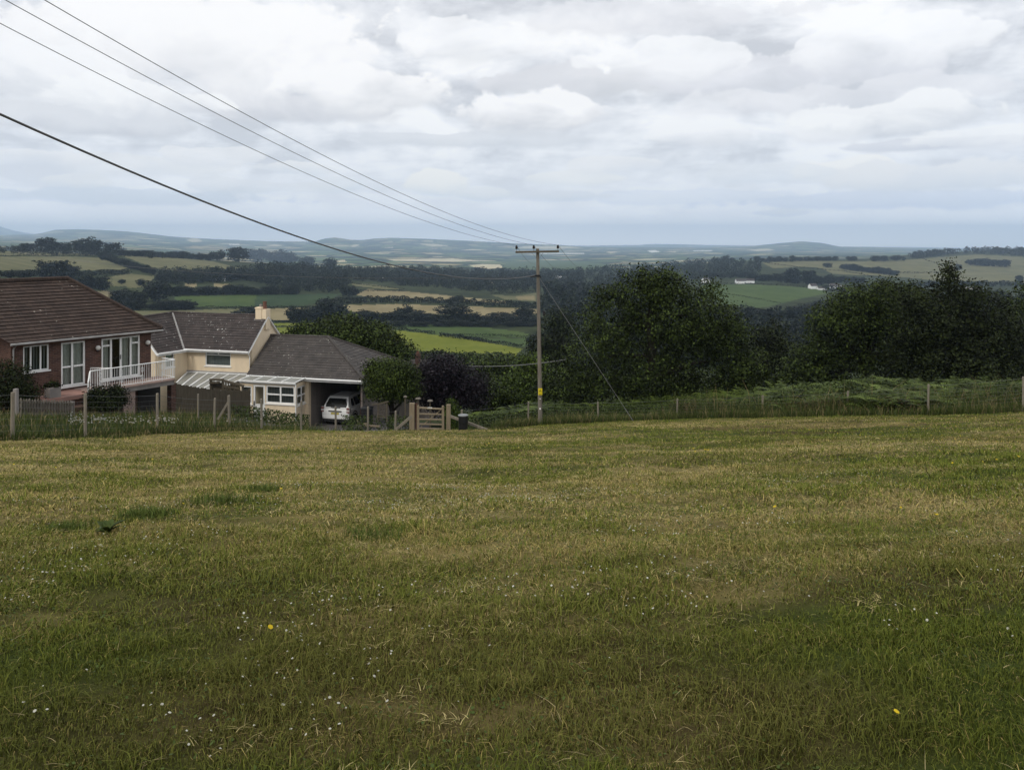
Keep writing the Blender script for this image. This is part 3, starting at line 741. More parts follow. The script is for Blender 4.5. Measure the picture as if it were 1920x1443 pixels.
# daisies and buttercups in the turf
def flowers(name, label, pts, r, colr, hgt, petal=6):
    V = []; Q3 = []; C = []
    n = len(pts[0]); X, Y = pts; Z = ground(X, Y)
    h = hgt * rng.uniform(0.6, 1.3, n); rr = r * rng.uniform(0.7, 1.2, n); tl = rng.uniform(-0.5, 0.5, (n, 2))
    ang = np.arange(petal) * 2 * np.pi / petal
    c = np.stack([X, Y, Z + h], -1)
    ring = np.stack([rr[:, None] * np.cos(ang), rr[:, None] * np.sin(ang), rr[:, None] * (np.cos(ang) * tl[:, :1] + np.sin(ang) * tl[:, 1:])], -1) + c[:, None]
    V = np.concatenate([c[:, None] + [0, 0, 0.004], ring], 1).reshape(-1, 3)
    k = petal + 1; i = np.arange(n)[:, None] * k
    tri = np.stack([np.broadcast_to(i, (n, petal)), i + 1 + np.arange(petal), i + 1 + (np.arange(petal) + 1) % petal], -1).reshape(-1, 3)
    C = np.repeat(np.array(colr)[None] * rng.uniform(0.75, 1.05, (n, 1)), k, 0)
    o = np_mesh(name, V, [tri], M['flower'], col=C)
    return tag(o, kind='stuff', label=label)
X, Y = scatter(1.9, 9, 9000, 0.7)
cl_ = fbm(X * 1.1 + 5, Y * 1.4, 91, 3) + 0.04 * sstep(2.2, 3.2, Y) * sstep(6, 4, Y)
k = rng.random(len(X)) < np.clip((cl_ - 0.55) * 4.5, 0, 0.5) + 0.012; X, Y = X[k], Y[k]
flowers('daisies', 'small white daisies scattered in the mown grass', (X, Y), 0.0056, (0.47, 0.46, 0.39), 0.03)
X, Y = scatter(2.2, 20, 1500, 0.7)
k = rng.random(len(X)) < np.clip((fbm(X * 0.5 + 1, Y * 0.6, 95, 3) - 0.56) * 3, 0, 0.5) + 0.01; X, Y = X[k], Y[k]
flowers('buttercups', 'yellow buttercups dotted in the mown grass', (X, Y), 0.012, (0.55, 0.40, 0.02), 0.06)
# ------------------------------------------------------------------ building pieces
def wall_holes(mb, fr, s0, s1, h0, h1, holes, d0=-0.25, d1=0.0, mi=0):
    ss = sorted(set([s0, s1] + [x for q in holes for x in q[:2]])); hh = sorted(set([h0, h1] + [x for q in holes for x in q[2:]]))
    for i in range(len(ss) - 1):
        a, b_ = ss[i], ss[i + 1]; m = (a + b_) / 2
        run = None
        for j in range(len(hh) - 1):
            k = (hh[j] + hh[j + 1]) / 2
            solid = not any(q[0] < m < q[1] and q[2] < k < q[3] for q in holes)
            if solid: run = [run[0], hh[j + 1]] if run else [hh[j], hh[j + 1]]
            if (not solid or j == len(hh) - 2) and run:
                mb.box(fr, a, b_, run[0], run[1], d0, d1, mi); run = None

def window(parent, fr, rect, vb=(), hb=(), fw=0.055, name='window', sill=True, dress=None, door_panel=0.0, glass='glass'):
    """a window set back in its opening; vb fractions of uprights, hb (fraction, from, to) cross bars"""
    s0, s1, h0, h1 = rect
    mb = MB()
    mb.box(fr, s0, s1, h1 - fw, h1, -0.11, -0.03); mb.box(fr, s0, s1, h0, h0 + fw, -0.11, -0.03)
    mb.box(fr, s0, s0 + fw, h0 + fw, h1 - fw, -0.11, -0.03); mb.box(fr, s1 - fw, s1, h0 + fw, h1 - fw, -0.11, -0.03)
    for f in vb:
        x = s0 + (s1 - s0) * f; mb.box(fr, x - fw * 0.55, x + fw * 0.55, h0 + fw, h1 - fw, -0.105, -0.035)
    for f, a, b_ in hb:
        y = h0 + (h1 - h0) * f; mb.box(fr, s0 + (s1 - s0) * a + fw * 0.9, s0 + (s1 - s0) * b_ - fw * 0.9, y - fw * 0.5, y + fw * 0.5, -0.10, -0.04)
    if door_panel: mb.box(fr, s0 + fw, s1 - fw, h0 + fw, h0 + (h1 - h0) * door_panel, -0.09, -0.05)
    o = mb.build(name, M['white'], parent)
    p = MB(); p.poly([fr.W(s0 + 0.02, h0 + 0.02, -0.07), fr.W(s1 - 0.02, h0 + 0.02, -0.07), fr.W(s1 - 0.02, h1 - 0.02, -0.07), fr.W(s0 + 0.02, h1 - 0.02, -0.07)])
    p.build('pane', M[glass], o)
    if sill:
        q = MB(); q.box(fr, s0 - 0.06, s1 + 0.06, h0 - 0.06, h0 - 0.004, -0.11, 0.05); q.build('sill', M['white'], o)
    if dress:
        kind, spans = dress
        q = MB()
        for a, b_ in spans:
            x0, x1 = s0 + (s1 - s0) * a, s0 + (s1 - s0) * b_
            if kind == 'blind':
                n = max(2, int((x1 - x0) / 0.1)); st = (x1 - x0) / n
                for i in range(n):
                    q.prism([fr.W(x0 + i * st, h0 + 0.03, -0.17), fr.W(x0 + (i + 0.66) * st, h0 + 0.03, -0.20), fr.W(x0 + (i + 0.66) * st, h1 - 0.03, -0.20), fr.W(x0 + i * st, h1 - 0.03, -0.17)], fr.n * 0.004)
            else:
                n = max(6, int((x1 - x0) / 0.05)); pts = []
                for i in range(n + 1):
                    pts.append((x0 + (x1 - x0) * i / n, -0.20 + 0.025 * math.sin(i * 1.9)))
                for i in range(n):
                    q.poly([fr.W(pts[i][0], h0 + 0.03, pts[i][1]), fr.W(pts[i + 1][0], h0 + 0.03, pts[i + 1][1]), fr.W(pts[i + 1][0], h1 - 0.03, pts[i + 1][1]), fr.W(pts[i][0], h1 - 0.03, pts[i][1])])
        q.build('blind' if kind == 'blind' else 'curtain', M['blind' if kind == 'blind' else 'curtain'], o)
    return o

def courses(mb, L0, R0, L1, R1, n, th=0.035, row=0.165, wob=0.012, seed=1):
    """a roof slope of n stepped courses between its lower edge L0-R0 and its upper edge L1-R1"""
    L0, R0, L1, R1 = map(Vector, (L0, R0, L1, R1))
    nm = (R0 - L0).cross(L1 - L0).normalized()
    if nm.z < 0: nm = -nm
    ax = (R0 - L0).normalized(); r = random.Random(seed)
    for k in range(n):
        t0, t1 = k / n, min(1.0, (k + 1.12) / n)
        a, b_ = L0.lerp(L1, t0), R0.lerp(R1, t0); c, d = R0.lerp(R1, t1), L0.lerp(L1, t1)
        m = max(1, int((b_ - a).length / 0.9))
        pr = None
        for i in range(m + 1):
            f = i / m; up = th + r.uniform(-wob, wob) * 0.6
            pl = a.lerp(b_, f) + nm * up; pu = d.lerp(c, f) + nm * 0.004; pb = a.lerp(b_, f) - nm * 0.01
            u = (pl - L0).dot(ax); u2 = (pu - L0).dot(ax)
            if pr:
                mb.poly([pr[0], pl, pu, pr[1]], [(pr[3], k * row + 0.01), (u, k * row + 0.01), (u2, (k + 0.97) * row), (pr[4], (k + 0.97) * row)])
                mb.poly([pr[2], pb, pl, pr[0]], [(pr[3], k * row), (u, k * row), (u, k * row + 0.004), (pr[3], k * row + 0.004)])
            pr = (pl, pu, pb, u, u2)

Zr = lambda z: EYE + z      # height given relative to the eye

# ------------------------------------------------------------------ brick bungalow
a_ = (3.6, 5.1)
A0 = Vector(((20 - HX) / F * 32.3, 32.3, Zr(-6.45)))
FB = Frame(A0, a_)
bung = thing('brick_bungalow', A0, 'red brick bungalow with brown tiled hip roof and white patio doors', 'bungalow')
LB = FB.hit(283, 660)[0]
r_win = FB.rect(43.6, 647, 92, 695.5); r_pat = FB.rect(114.7, 640.5, 160, 722.5); r_fre = FB.rect(190.4, 631.5, 262.7, 708.5)
mb = MB()
wall_holes(mb, FB, 0, LB, -2.6, 2.32, [r_win, r_pat, r_fre])
FBe = Frame(FB.W(0, 0, -0.25), -FB.n)
mb.box(FB, 0, 0.25, -2.6, 2.32, -6.2, -0.25); mb.box(FB, LB - 0.25, LB, -2.6, 2.32, -6.2, -0.25); mb.box(FB, 0.25, LB - 0.25, -2.6, 2.32, -6.2, -5.95)
mb.box(FB, -9, -0.003, -2.6, 2.6, -6.2, -3.0)
mb.build('wall', M['brick'], bung)
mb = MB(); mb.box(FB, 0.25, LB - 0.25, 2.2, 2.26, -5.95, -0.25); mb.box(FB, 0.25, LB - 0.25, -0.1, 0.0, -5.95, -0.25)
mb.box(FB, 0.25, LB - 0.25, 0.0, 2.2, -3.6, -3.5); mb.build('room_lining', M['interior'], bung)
he, hr, de, dr = 2.20, 4.62, 0.34, -2.95
mb = MB()
L0 = FB.W(FB.hit(20, 641, de)[0], he, de); R0 = FB.W(LB + 0.38, he, de)
L1 = FB.W(FB.hit(-185, 534, dr)[0], hr, dr); R1 = FB.W(FB.hit(128, 524, dr)[0], hr, dr)
courses(mb, L0, R0, L1, R1, 18, 0.04)
K0 = FB.W(LB + 0.38, he, -6.5); K1 = FB.W(L1.dot(FB.a) - FB.o.dot(FB.a), he, -6.5)
courses(mb, R0, K0, R1, R1 + Vector((0, 0, 0.001)), 18, 0.04, seed=3)
courses(mb, K0, K1, R1, L1, 18, 0.04, seed=4)
rf = mb.build('roof', M['tile_brown'], bung)
mb = MB(); mb.tube([R1.lerp(L1, i / 10) + Vector((0, 0, 0.05)) for i in range(11)], 0.11, 7)
mb.tube([R0.lerp(R1, i / 14) + Vector((0, 0, 0.05 + 0.012 * (i % 2))) for i in range(15)], 0.09, 7); mb.build('ridge_tiles', M['tile_brown'], rf)
mb = MB(); mb.box(FB, -0.05, LB + 0.36, he - 0.16, he - 0.02, de - 0.09, de - 0.05); mb.box(FB, 0.0, LB + 0.3, he - 0.17, he - 0.14, 0.02, de - 0.1)
mb.build('fascia', M['wood_brown'], bung)
mb = MB(); mb.tube([FB.W(-0.15, he - 0.045, de + 0.03), FB.W(LB / 2, he - 0.055, de + 0.03), FB.W(LB + 0.4, he - 0.065, de + 0.03)], 0.05, 8)
mb.tube([FB.W(0.08, he - 0.06, de), FB.W(0.08, he - 0.3, 0.06), FB.W(0.08, -0.1, 0.06)], 0.035, 8); mb.build('gutter', M['lead'], bung)
window(bung, FB, r_win, vb=(0.30, 0.68), dress=('blind', ((0.03, 0.27), (0.33, 0.66), (0.71, 0.97))))
window(bung, FB, r_pat, vb=(0.47,), hb=((0.44, 0, 0.47), (0.44, 0.47, 1)), fw=0.075, name='patio_door', dress=('curtain', ((0.12, 0.45), (0.5, 0.98))))
o = window(bung, FB, r_fre, vb=(0.25, 0.5, 0.76), hb=((0.82, 0, 0.25), (0.82, 0.76, 1)), fw=0.075, name='french_window', dress=('curtain', ((0.02, 0.22), (0.52, 0.74), (0.78, 0.98))))
mb = MB(); x = r_fre[0] + (r_fre[1] - r_fre[0]) * 0.485; mb.box(FB, x - 0.02, x + 0.02, 0.95, 1.15, -0.028, 0.01); mb.build('handle', M['steel'], o)
for px, py in ((184, 652), (277.5, 642)):
    s, h = FB.hit(px, py, 0.12)
    mb = MB(); mb.bar(FB.W(s, h - 0.16, 0), FB.W(s, h - 0.16, 0.12), 0.04); mb.bar(FB.W(s, h - 0.17, 0.12), FB.W(s, h - 0.08, 0.12), 0.05); br_ = mb.build('wall_lamp', M['black'], bung)
    mb = MB(); mb.lathe(FB.W(s, h, 0.12), [(0.11 * math.sin(math.pi * i / 10), -0.11 * math.cos(math.pi * i / 10)) for i in range(11)], 14); mb.build('globe', M['globe'], br_, smooth=True)
# balcony and terrace on the garden side
sE = FB.hit(327.5, 712, 1.4)[0]; sW = FB.hit(169, 735, 1.4)[0]
mb = MB(); mb.box(FB, sW, sE, -0.16, -0.10, 0.003, 1.46); mb.build('balcony_floor', M['pink'], bung)
mb = MB(); mb.box(FB, sW + 0.05, sE - 0.02, -0.36, -0.165, 0.003, 1.40); mb.build('balcony_slab', M['concrete'], bung)
mb = MB(); sP = FB.rect(320, 725, 328.5, 773, 1.3); mb.box(FB, sP[0], sP[1], -2.6, -0.364, 1.0, 1.36); mb.build('pier', M['brick'], bung)
mb = MB(); sP = FB.rect(231, 735, 253, 773, 1.3); mb.box(FB, sP[0], sP[1], -2.4, -0.364, 0.9, 1.33); mb.build('support_wall', M['pink'], bung)
mb = MB(); sP = FB.rect(258, 735, 300, 775, 0.0); mb.box(FB, sP[0], sP[1], -2.5, -0.5, 0.002, 0.03); mb.build('dark_void_panel', M['interior'], bung)  # dark sheet standing in for the shaded opening under the balcony
mb = MB(); mb.box(FB, 0.6, sW - 0.003, -0.30, -0.12, 0.003, 1.5); mb.build('terrace', M['terrace'], bung)
mb = MB(); mb.box(FB, 0.6, sW - 0.1, -1.6, -0.304, 0.003, 1.42); mb.box(FB, sW - 0.95, sW + 0.1, -1.6, -0.55, 1.424, 2.0); mb.build('terrace_wall', M['brick'], bung)
rail = MB(); hT, hL = 0.80, -0.02
top = [FB.W(sW, hT, 1.40)] + [FB.W(sW + (sE - sW) * i / 12, hT + 0.01, 1.41) for i in range(1, 13)]
rail.tube(top, 0.026, 6); rail.tube([FB.W(sW, hL, 1.40), FB.W(sE, hL, 1.41)], 0.018, 6)
n = int((sE - sW) / 0.105)
for i in range(n + 1):
    x = sW + (sE - sW) * i / n
    big = i % 9 == 4
    rail.bar(FB.W(x, hL - (0.09 if big else 0), 1.405), FB.W(x, hT, 1.405), 0.022 if big else 0.014)
    if big:
        for k in range(2):
            for sg in (-1, 1):
                c = (0.22, 0.56)[k]
                rail.tube([FB.W(x + sg * 0.05 * math.sin(t) , c + 0.12 * math.cos(t), 1.405) for t in (0, 0.6, 1.2, 1.8, 2.4, 3.1)], 0.010, 5)
rail.tube([FB.W(sE, hT + 0.01, 1.41), FB.W(sE, hT + 0.01, 0.3)], 0.026, 6); rail.tube([FB.W(sE, hL, 1.41), FB.W(sE, hL, 0.3)], 0.018, 6)
for i in range(10): rail.bar(FB.W(sE, hL, 1.3 - i * 0.105), FB.W(sE, hT, 1.3 - i * 0.105), 0.014)
bk = FB.hit(207, 691, 1.40)[0]
q0 = FB.W(bk, hT + 0.02, 1.38); q1 = P(170, 689.5, (FB.W(sW + 0.7, 0, 0.3)).y)
rail.tube([q0, q1], 0.02, 6); rail.bar(q1, q1 - Vector((0, 0, 0.85)), 0.03)
for i in range(1, 9):
    m_ = q0.lerp(q1, i / 9); rail.bar(m_, m_ - Vector((0, 0, 0.8)), 0.014)
f0 = FB.W(sW, hT, 1.40); f1 = P(165.5, 716, FB.W(sW, 0, 1.9).y); f2 = P(164.8, 757, FB.W(sW, 0, 2.0).y)
rail.tube([f0, f0.lerp(f1, 0.25) + Vector((0, 0, 0.04)), f0.lerp(f1, 0.6), f1, f2], 0.032, 7)
rail.build('railing', M['white'], bung)

# ------------------------------------------------------------------ cream cottage with its carport, porch and glass lean-to
C0 = Vector(((351 - HX) / F * 48, 48, Zr(-10.75)))
C1 = Vector(((468 - HX) / F * 47, 47, Zr(-10.75)))
FC = Frame(C0, C1 - C0); LC = (C1 - C0).length
cot = thing('cream_cottage', C0, 'cream rendered cottage with slate roofs, one chimney and an open carport', 'cottage')
hE = 10.75 - 6.63; hR = 10.75 - 4.66
W1 = Vector(((297 - HX) / F * 46.1, 46.1, C0.z)); FW = Frame(W1, C0 - W1); LW = (C0 - W1).length
r_up = FC.rect(384.7, 657.5, 432.6, 686); r_sm = FW.rect(310, 662, 326.5, 688.5)
mb = MB()
wall_holes(mb, FC, 0, LC, 0, hE, [r_up]); wall_holes(mb, FW, 0, LW - 0.002, 0, hE, [r_sm])
FGe = Frame(C1, -FC.n)          # gable end, s runs back
D = 3.8
def gable(mb, fr, dep, h0, hw, ha, th=0.25, d1=0.0):
    mb.prism([fr.W(0, h0, d1), fr.W(dep, h0, d1), fr.W(dep, hw, d1), fr.W(dep / 2, ha, d1), fr.W(0, hw, d1)], fr.n * -th)
FGx = Frame(FC.W(LC, 0, -0.004), -FC.n)
gable(mb, FGx, D, 0, hE, hR - 0.05, 0.246)
mb.box(FC, -2.5, LC - 0.25, 0, hE, -D, -D + 0.25)
FWg = Frame(FW.W(0, 0, -3.8), FW.n); gable(mb, FWg, 3.796, 0, hE, hR - 0.05, 0.25)
mb.build('wall', M['cream'], cot)
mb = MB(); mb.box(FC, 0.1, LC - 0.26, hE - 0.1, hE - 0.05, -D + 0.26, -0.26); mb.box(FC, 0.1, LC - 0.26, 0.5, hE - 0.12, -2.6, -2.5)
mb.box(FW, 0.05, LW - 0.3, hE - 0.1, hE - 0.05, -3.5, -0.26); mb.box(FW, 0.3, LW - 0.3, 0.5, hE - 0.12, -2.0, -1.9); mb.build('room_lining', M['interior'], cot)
V0 = FC.W(-0.02, hE - 0.05, 0.28); V1 = FC.W(FC.hit(323, 592, -D / 2)[0], hR, -D / 2)
E0 = FC.W(LC + 0.10, hE - 0.05, 0.28); E1 = FC.W(LC + 0.10, hR - 0.02, -D / 2)
G0 = FW.W(-0.25, hE - 0.05, 0.28); G1 = FW.W(-0.25, hR, -1.9)
mb = MB()
courses(mb, V0, E0, V1, E1, 15, 0.03, seed=5); courses(mb, G0, V0, G1, V1, 15, 0.03, seed=6)
courses(mb, FC.W(LC + 0.1, hE - 0.05, -D - 0.28), FC.W(-2.6, hE - 0.05, -D - 0.28), E1, V1, 15, 0.03, seed=7)
courses(mb, FW.W(2.5, hE - 0.05, -4.08), FW.W(-0.25, hE - 0.05, -4.08), V1, G1, 15, 0.03, seed=8)
rf = mb.build('roof', M['slate'], cot)
mb = MB(); mb.tube([V0.lerp(V1, i / 6) + Vector((0, 0, 0.03)) for i in range(7)], 0.07, 6); mb.build('valley_flashing', M['lead'], rf)
mb = MB(); mb.tube([V1.lerp(E1, i / 8) + Vector((0, 0, 0.03 - 0.06 * math.sin(math.pi * i / 8))) for i in range(9)], 0.09, 7); mb.tube([G1, V1], 0.09, 7); mb.build('ridge_tiles', M['slate'], rf)
mb = MB()
mb.box(FC, 0.0, LC + 0.12, hE - 0.20, hE - 0.03, 0.22, 0.26); mb.box(FW, -0.25, LW - 0.05, hE - 0.20, hE - 0.03, 0.22, 0.26)
for fr, dep in ((FGx, D),):
    mb.bar(fr.W(-0.28, hE - 0.14, 0.05), fr.W(dep / 2, hR - 0.12, 0.05), 0.05, 0.18, up=fr.n); mb.bar(fr.W(dep + 0.28, hE - 0.14, 0.05), fr.W(dep / 2, hR - 0.12, 0.05), 0.05, 0.18, up=fr.n)
mb.bar(FWg.W(3.8 + 0.28, hE - 0.14, 0.25), FWg.W(1.9, hR - 0.12, 0.25), 0.05, 0.18, up=FWg.n)
mb.build('bargeboard', M['white'], cot)
mb = MB(); mb.tube([FC.W(0.0, hE - 0.05, 0.32), FC.W(LC + 0.1, hE - 0.08, 0.32)], 0.05, 8); mb.tube([FW.W(-0.25, hE - 0.05, 0.32), FW.W(LW - 0.1, hE - 0.07, 0.32)], 0.05, 8)
mb.tube([FC.W(LC + 0.02, hE - 0.1, 0.30), FC.W(LC + 0.03, hE - 0.35, 0.05), FC.W(LC + 0.03, 2.6, 0.05)], 0.028, 6); mb.build('gutter', M['white'], cot)
o = window(cot, FC, r_up, vb=(), hb=((0.72, 0, 1),), dress=('blind', ((0.02, 0.98),)))
mb = MB(); x = (r_up[0] + r_up[1]) / 2; h = r_up[2] + (r_up[3] - r_up[2]) * 0.72; mb.box(FC, x - 0.03, x + 0.03, h + 0.03, r_up[3] - 0.056, -0.104, -0.036); mb.build('mullion', M['white'], o)
window(cot, FW, r_sm, hb=((0.6, 0, 1),), fw=0.05)
ap = FGx.W(D / 2, 0, -0.30)
fch = Frame((ap.x, ap.y, C0.z), FC.a)
mb = MB(); mb.box(fch, -0.30, 0.12, hR - 0.75, hR + 0.50, -0.28, 0.30); mb.box(fch, 0.12, 0.42, hR - 0.9, hR + 0.38, -0.26, 0.26); mb.box(fch, -0.33, 0.15, hR + 0.40, hR + 0.47, -0.31, 0.33)
ch = mb.build('chimney', M['cream'], cot, bevel=0.012)
mb = MB(); mb.lathe(fch.W(0.18, hR + 0.44, 0.0), [(0.15, -0.06), (0.15, 0.02), (0.12, 0.05), (0.11, 0.34), (0.13, 0.36), (0.13, 0.42), (0.09, 0.42)], 12); mb.build('chimney_pot', M['terracotta'], ch, smooth=False)
mb = MB(); mb.lathe(fch.W(-0.10, hR + 0.50, 0.0), [(0.10, 0), (0.09, 0.12), (0.12, 0.13), (0.05, 0.17)], 10); mb.build('chimney_cowl', M['concrete'], ch)
mb = MB(); mb.box(fch, -0.36, -0.303, hR - 0.7, hR - 0.2, -0.33, 0.36); mb.box(fch, -0.36, 0.30, hR - 0.62, hR - 0.30, 0.304, 0.36); mb.build('chimney_flashing', M['lead'], ch)
# carport wing
X0 = Vector((-15.7, 46.3, Zr(-10.95))); FE = Frame(X0, (7.2, -1.8)); LE = 7.42; hx = 3.0
sJ = FE.hit(579, 750)[0]; sO = FE.hit(672, 750)[0]
mb = MB(); mb.box(FE, 0.05, sJ, 0, hx - 0.02, -0.25, 0); mb.build('carport_wall', M['cream'], cot)
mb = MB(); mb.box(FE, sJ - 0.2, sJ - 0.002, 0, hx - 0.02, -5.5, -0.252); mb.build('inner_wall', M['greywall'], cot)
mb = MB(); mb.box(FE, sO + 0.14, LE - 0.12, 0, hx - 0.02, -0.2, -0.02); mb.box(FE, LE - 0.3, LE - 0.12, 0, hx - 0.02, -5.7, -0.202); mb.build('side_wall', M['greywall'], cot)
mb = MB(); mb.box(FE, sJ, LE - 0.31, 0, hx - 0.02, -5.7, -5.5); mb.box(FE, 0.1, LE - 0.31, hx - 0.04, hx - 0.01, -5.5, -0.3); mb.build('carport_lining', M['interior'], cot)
mb = MB(); mb.box(FE, sJ + 0.003, LE - 0.13, -0.25, 0.004, -5.5, 0.5); mb.build('carport_floor', M['asphalt'], cot)
mb = MB(); mb.box(FE, sO - 0.03, sO + 0.13, 0, hx - 0.21, -0.5, -0.34); mb.build('carport_post', M['wood_brown'], cot)
mb = MB(); dR = -3.0; hq = 10.95 - 5.98
L0 = FE.W(-0.02, hx, 0.32); R0 = FE.W(LE + 0.12, hx, 0.32); L1 = FE.W(FE.hit(508, 630, dR)[0], hq, dR); R1 = FE.W(FE.hit(614.5, 631, dR)[0], hq, dR)
courses(mb, L0, R0, L1, R1, 17, 0.025, seed=9); K0 = FE.W(LE + 0.12, hx, -6.3)
courses(mb, R0, K0, R1, R1 + Vector((0, 0, 0.001)), 17, 0.025, seed=10); courses(mb, K0, FE.W(0.6, hx, -6.3), R1, L1, 17, 0.025, seed=12)
rf = mb.build('carport_roof', M['slate2'], cot)
mb = MB(); mb.tube([L1, R1], 0.08, 7); mb.tube([R0.lerp(R1, i / 12) + Vector((0, 0, 0.03)) for i in range(13)], 0.075, 7); mb.tube([K0.lerp(R1, i / 12) + Vector((0, 0, 0.03)) for i in range(13)], 0.075, 7); mb.build('hip_tiles', M['slate2'], rf)
mb = MB(); mb.box(FE, 0.0, LE + 0.1, hx - 0.22, hx - 0.005, 0.24, 0.28); mb.box(FE, LE + 0.06, LE + 0.10, hx - 0.2, hx - 0.005, -6.2, 0.238); mb.build('carport_fascia', M['white'], cot)
mb = MB(); mb.tube([FE.W(0.0, hx - 0.05, 0.34), FE.W(LE + 0.1, hx - 0.07, 0.34)], 0.055, 8); mb.build('carport_gutter', M['white'], cot)
# porch
Q0 = Vector(((554.5 - HX) / F * 44.3, 44.3, Zr(-10.45))); FP = Frame(Q0, FE.a); FPs = Frame(Q0, -FE.n)
hg = 10.45 - 8.14; sL = FP.hit(450, 750)[0]
r_pw = FP.rect(498.5, 723, 552.5, 757); r_pd = FP.rect(474.5, 721, 497, 784); r_pl = FP.rect(452, 723, 472, 757); r_ps = FPs.rect(557, 723, 575.5, 757)
mb = MB(); wall_holes(mb, FP, sL, 0, -0.3, hg - 0.12, [r_pw, r_pd, r_pl], -0.12, 0); wall_holes(mb, FPs, 0.125, 1.30, -0.3, hg - 0.02, [r_ps], -0.12, 0)
mb.build('porch_wall', M['cream'], cot)
window(cot, FP, r_pw, vb=(0.5,), hb=((0.5, 0, 0.5), (0.5, 0.5, 1)), fw=0.085, name='porch_window', dress=('blind', ((0.03, 0.48), (0.52, 0.97))))
window(cot, FP, r_pl, hb=((0.5, 0, 1),), fw=0.085, name='porch_window', dress=('blind', ((0.05, 0.95),)))
window(cot, FPs, r_ps, vb=(0.5,), hb=((0.5, 0, 0.5), (0.5, 0.5, 1)), fw=0.08, name='porch_window', dress=('blind', ((0.05, 0.95),)))
o = window(cot, FP, r_pd, fw=0.12, name='porch_door', sill=False, door_panel=0.42)
mb = MB(); mb.box(FP, r_pd[0] + 0.05, r_pd[0] + 0.09, 0.9, 1.15, -0.028, 0.012); mb.build('handle', M['black'], o)
mb = MB(); mb.box(FP, sL, -0.004, hg - 0.115, hg + 0.02, 0.003, 0.05); mb.tube([FP.W(sL, hg, 0.10), FP.W(0.05, hg - 0.01, 0.10)], 0.05, 8); mb.tube([FP.W(0.03, hg - 0.05, 0.06), FP.W(0.03, -0.1, 0.06)], 0.035, 7); mb.build('porch_gutter', M['white'], cot)
mb = MB(); hb_ = hg + 0.22
mb.prism([FP.W(sL, hg + 0.03, 0.12), FP.W(0.06, hg + 0.03, 0.12), FP.W(0.30, hb_, -1.28), FP.W(sL, hb_, -1.28)], (0, 0, 0.012)); pr_ = mb.build('porch_roof', M['roofglass'], cot)
mb = MB()
for px in (449, 475, 501, 527.5, 553.5):
    s = FP.hit(px - 0, 716, 0.1)[0]
    mb.bar(FP.W(s, hg + 0.06, 0.12), FP.W(s + 0.24, hb_ + 0.03, -1.28), 0.055, 0.04)
mb.bar(FP.W(sL, hg + 0.05, 0.12), FP.W(0.07, hg + 0.05, 0.12), 0.05, 0.04); mb.build('glazing_bars', M['white'], pr_)
# lean-to
dl = 2.6; hl0, hl1 = 2.24, 2.62
s0 = FC.hit(324, 727, dl)[0]; s1 = LC + 0.15
mb = MB(); mb.prism([FC.W(s0, hl0, dl), FC.W(s1 - 0.4, hl0, dl), FC.W(s1, hl1, 0.02), FC.W(0.05, hl1, 0.02)], (0, 0, 0.012)); pr_ = mb.build('lean_to_roof', M['roofglass'], cot)
mb = MB()
for i in range(7):
    f = i / 6; a = FC.W(s0 + (s1 - 0.4 - s0) * f, hl0 + 0.03, dl); b_ = FC.W(0.05 + (s1 - 0.05) * f, hl1 + 0.03, 0.02); mb.bar(a, b_, 0.07, 0.05)
mb.bar(FC.W(0.05, hl1 + 0.04, 0.06), FC.W(s1, hl1 + 0.04, 0.06), 0.10, 0.06); mb.bar(FC.W(s0, hl0 - 0.05, dl + 0.04), FC.W(s1 - 0.4, hl0 - 0.05, dl + 0.04), 0.05, 0.12)
for f in (0.02, 0.33, 0.66, 0.98): mb.bar(FC.W(s0 + (s1 - 0.4 - s0) * f, -0.3, dl - 0.05), FC.W(s0 + (s1 - 0.4 - s0) * f, hl0 - 0.08, dl - 0.05), 0.08)
mb.build('lean_to_frame', M['white'], pr_)
mb = MB(); mb.tube([FC.W(0.0, hl1 + 0.11, 0.03), FC.W(LC, hl1 + 0.11, 0.03)], 0.04, 6); mb.build('wall_flashing', M['lead'], pr_)

# ------------------------------------------------------------------ drive
gx = np.linspace(-15.5, -5.0, 40); gy = np.linspace(37.5, 46.8, 40); GX_, GY_ = np.meshgrid(gx, gy); GX_ = GX_ + (GY_ - 45) * 0.15
GZ_ = np.maximum(gz(GX_, GY_) + 0.03, EYE - 10.98); nr, nc = GX_.shape; idx = np.arange(nr * nc).reshape(nr, nc)
Qd = np.stack([idx[:-1, :-1], idx[:-1, 1:], idx[1:, 1:], idx[1:, :-1]], -1).reshape(-1, 4)
tag(np_mesh('driveway', np.stack([GX_, GY_, GZ_], -1).reshape(-1, 3), Qd, M['asphalt'], smooth=True), kind='structure', label='worn tarmac drive in front of the carport')

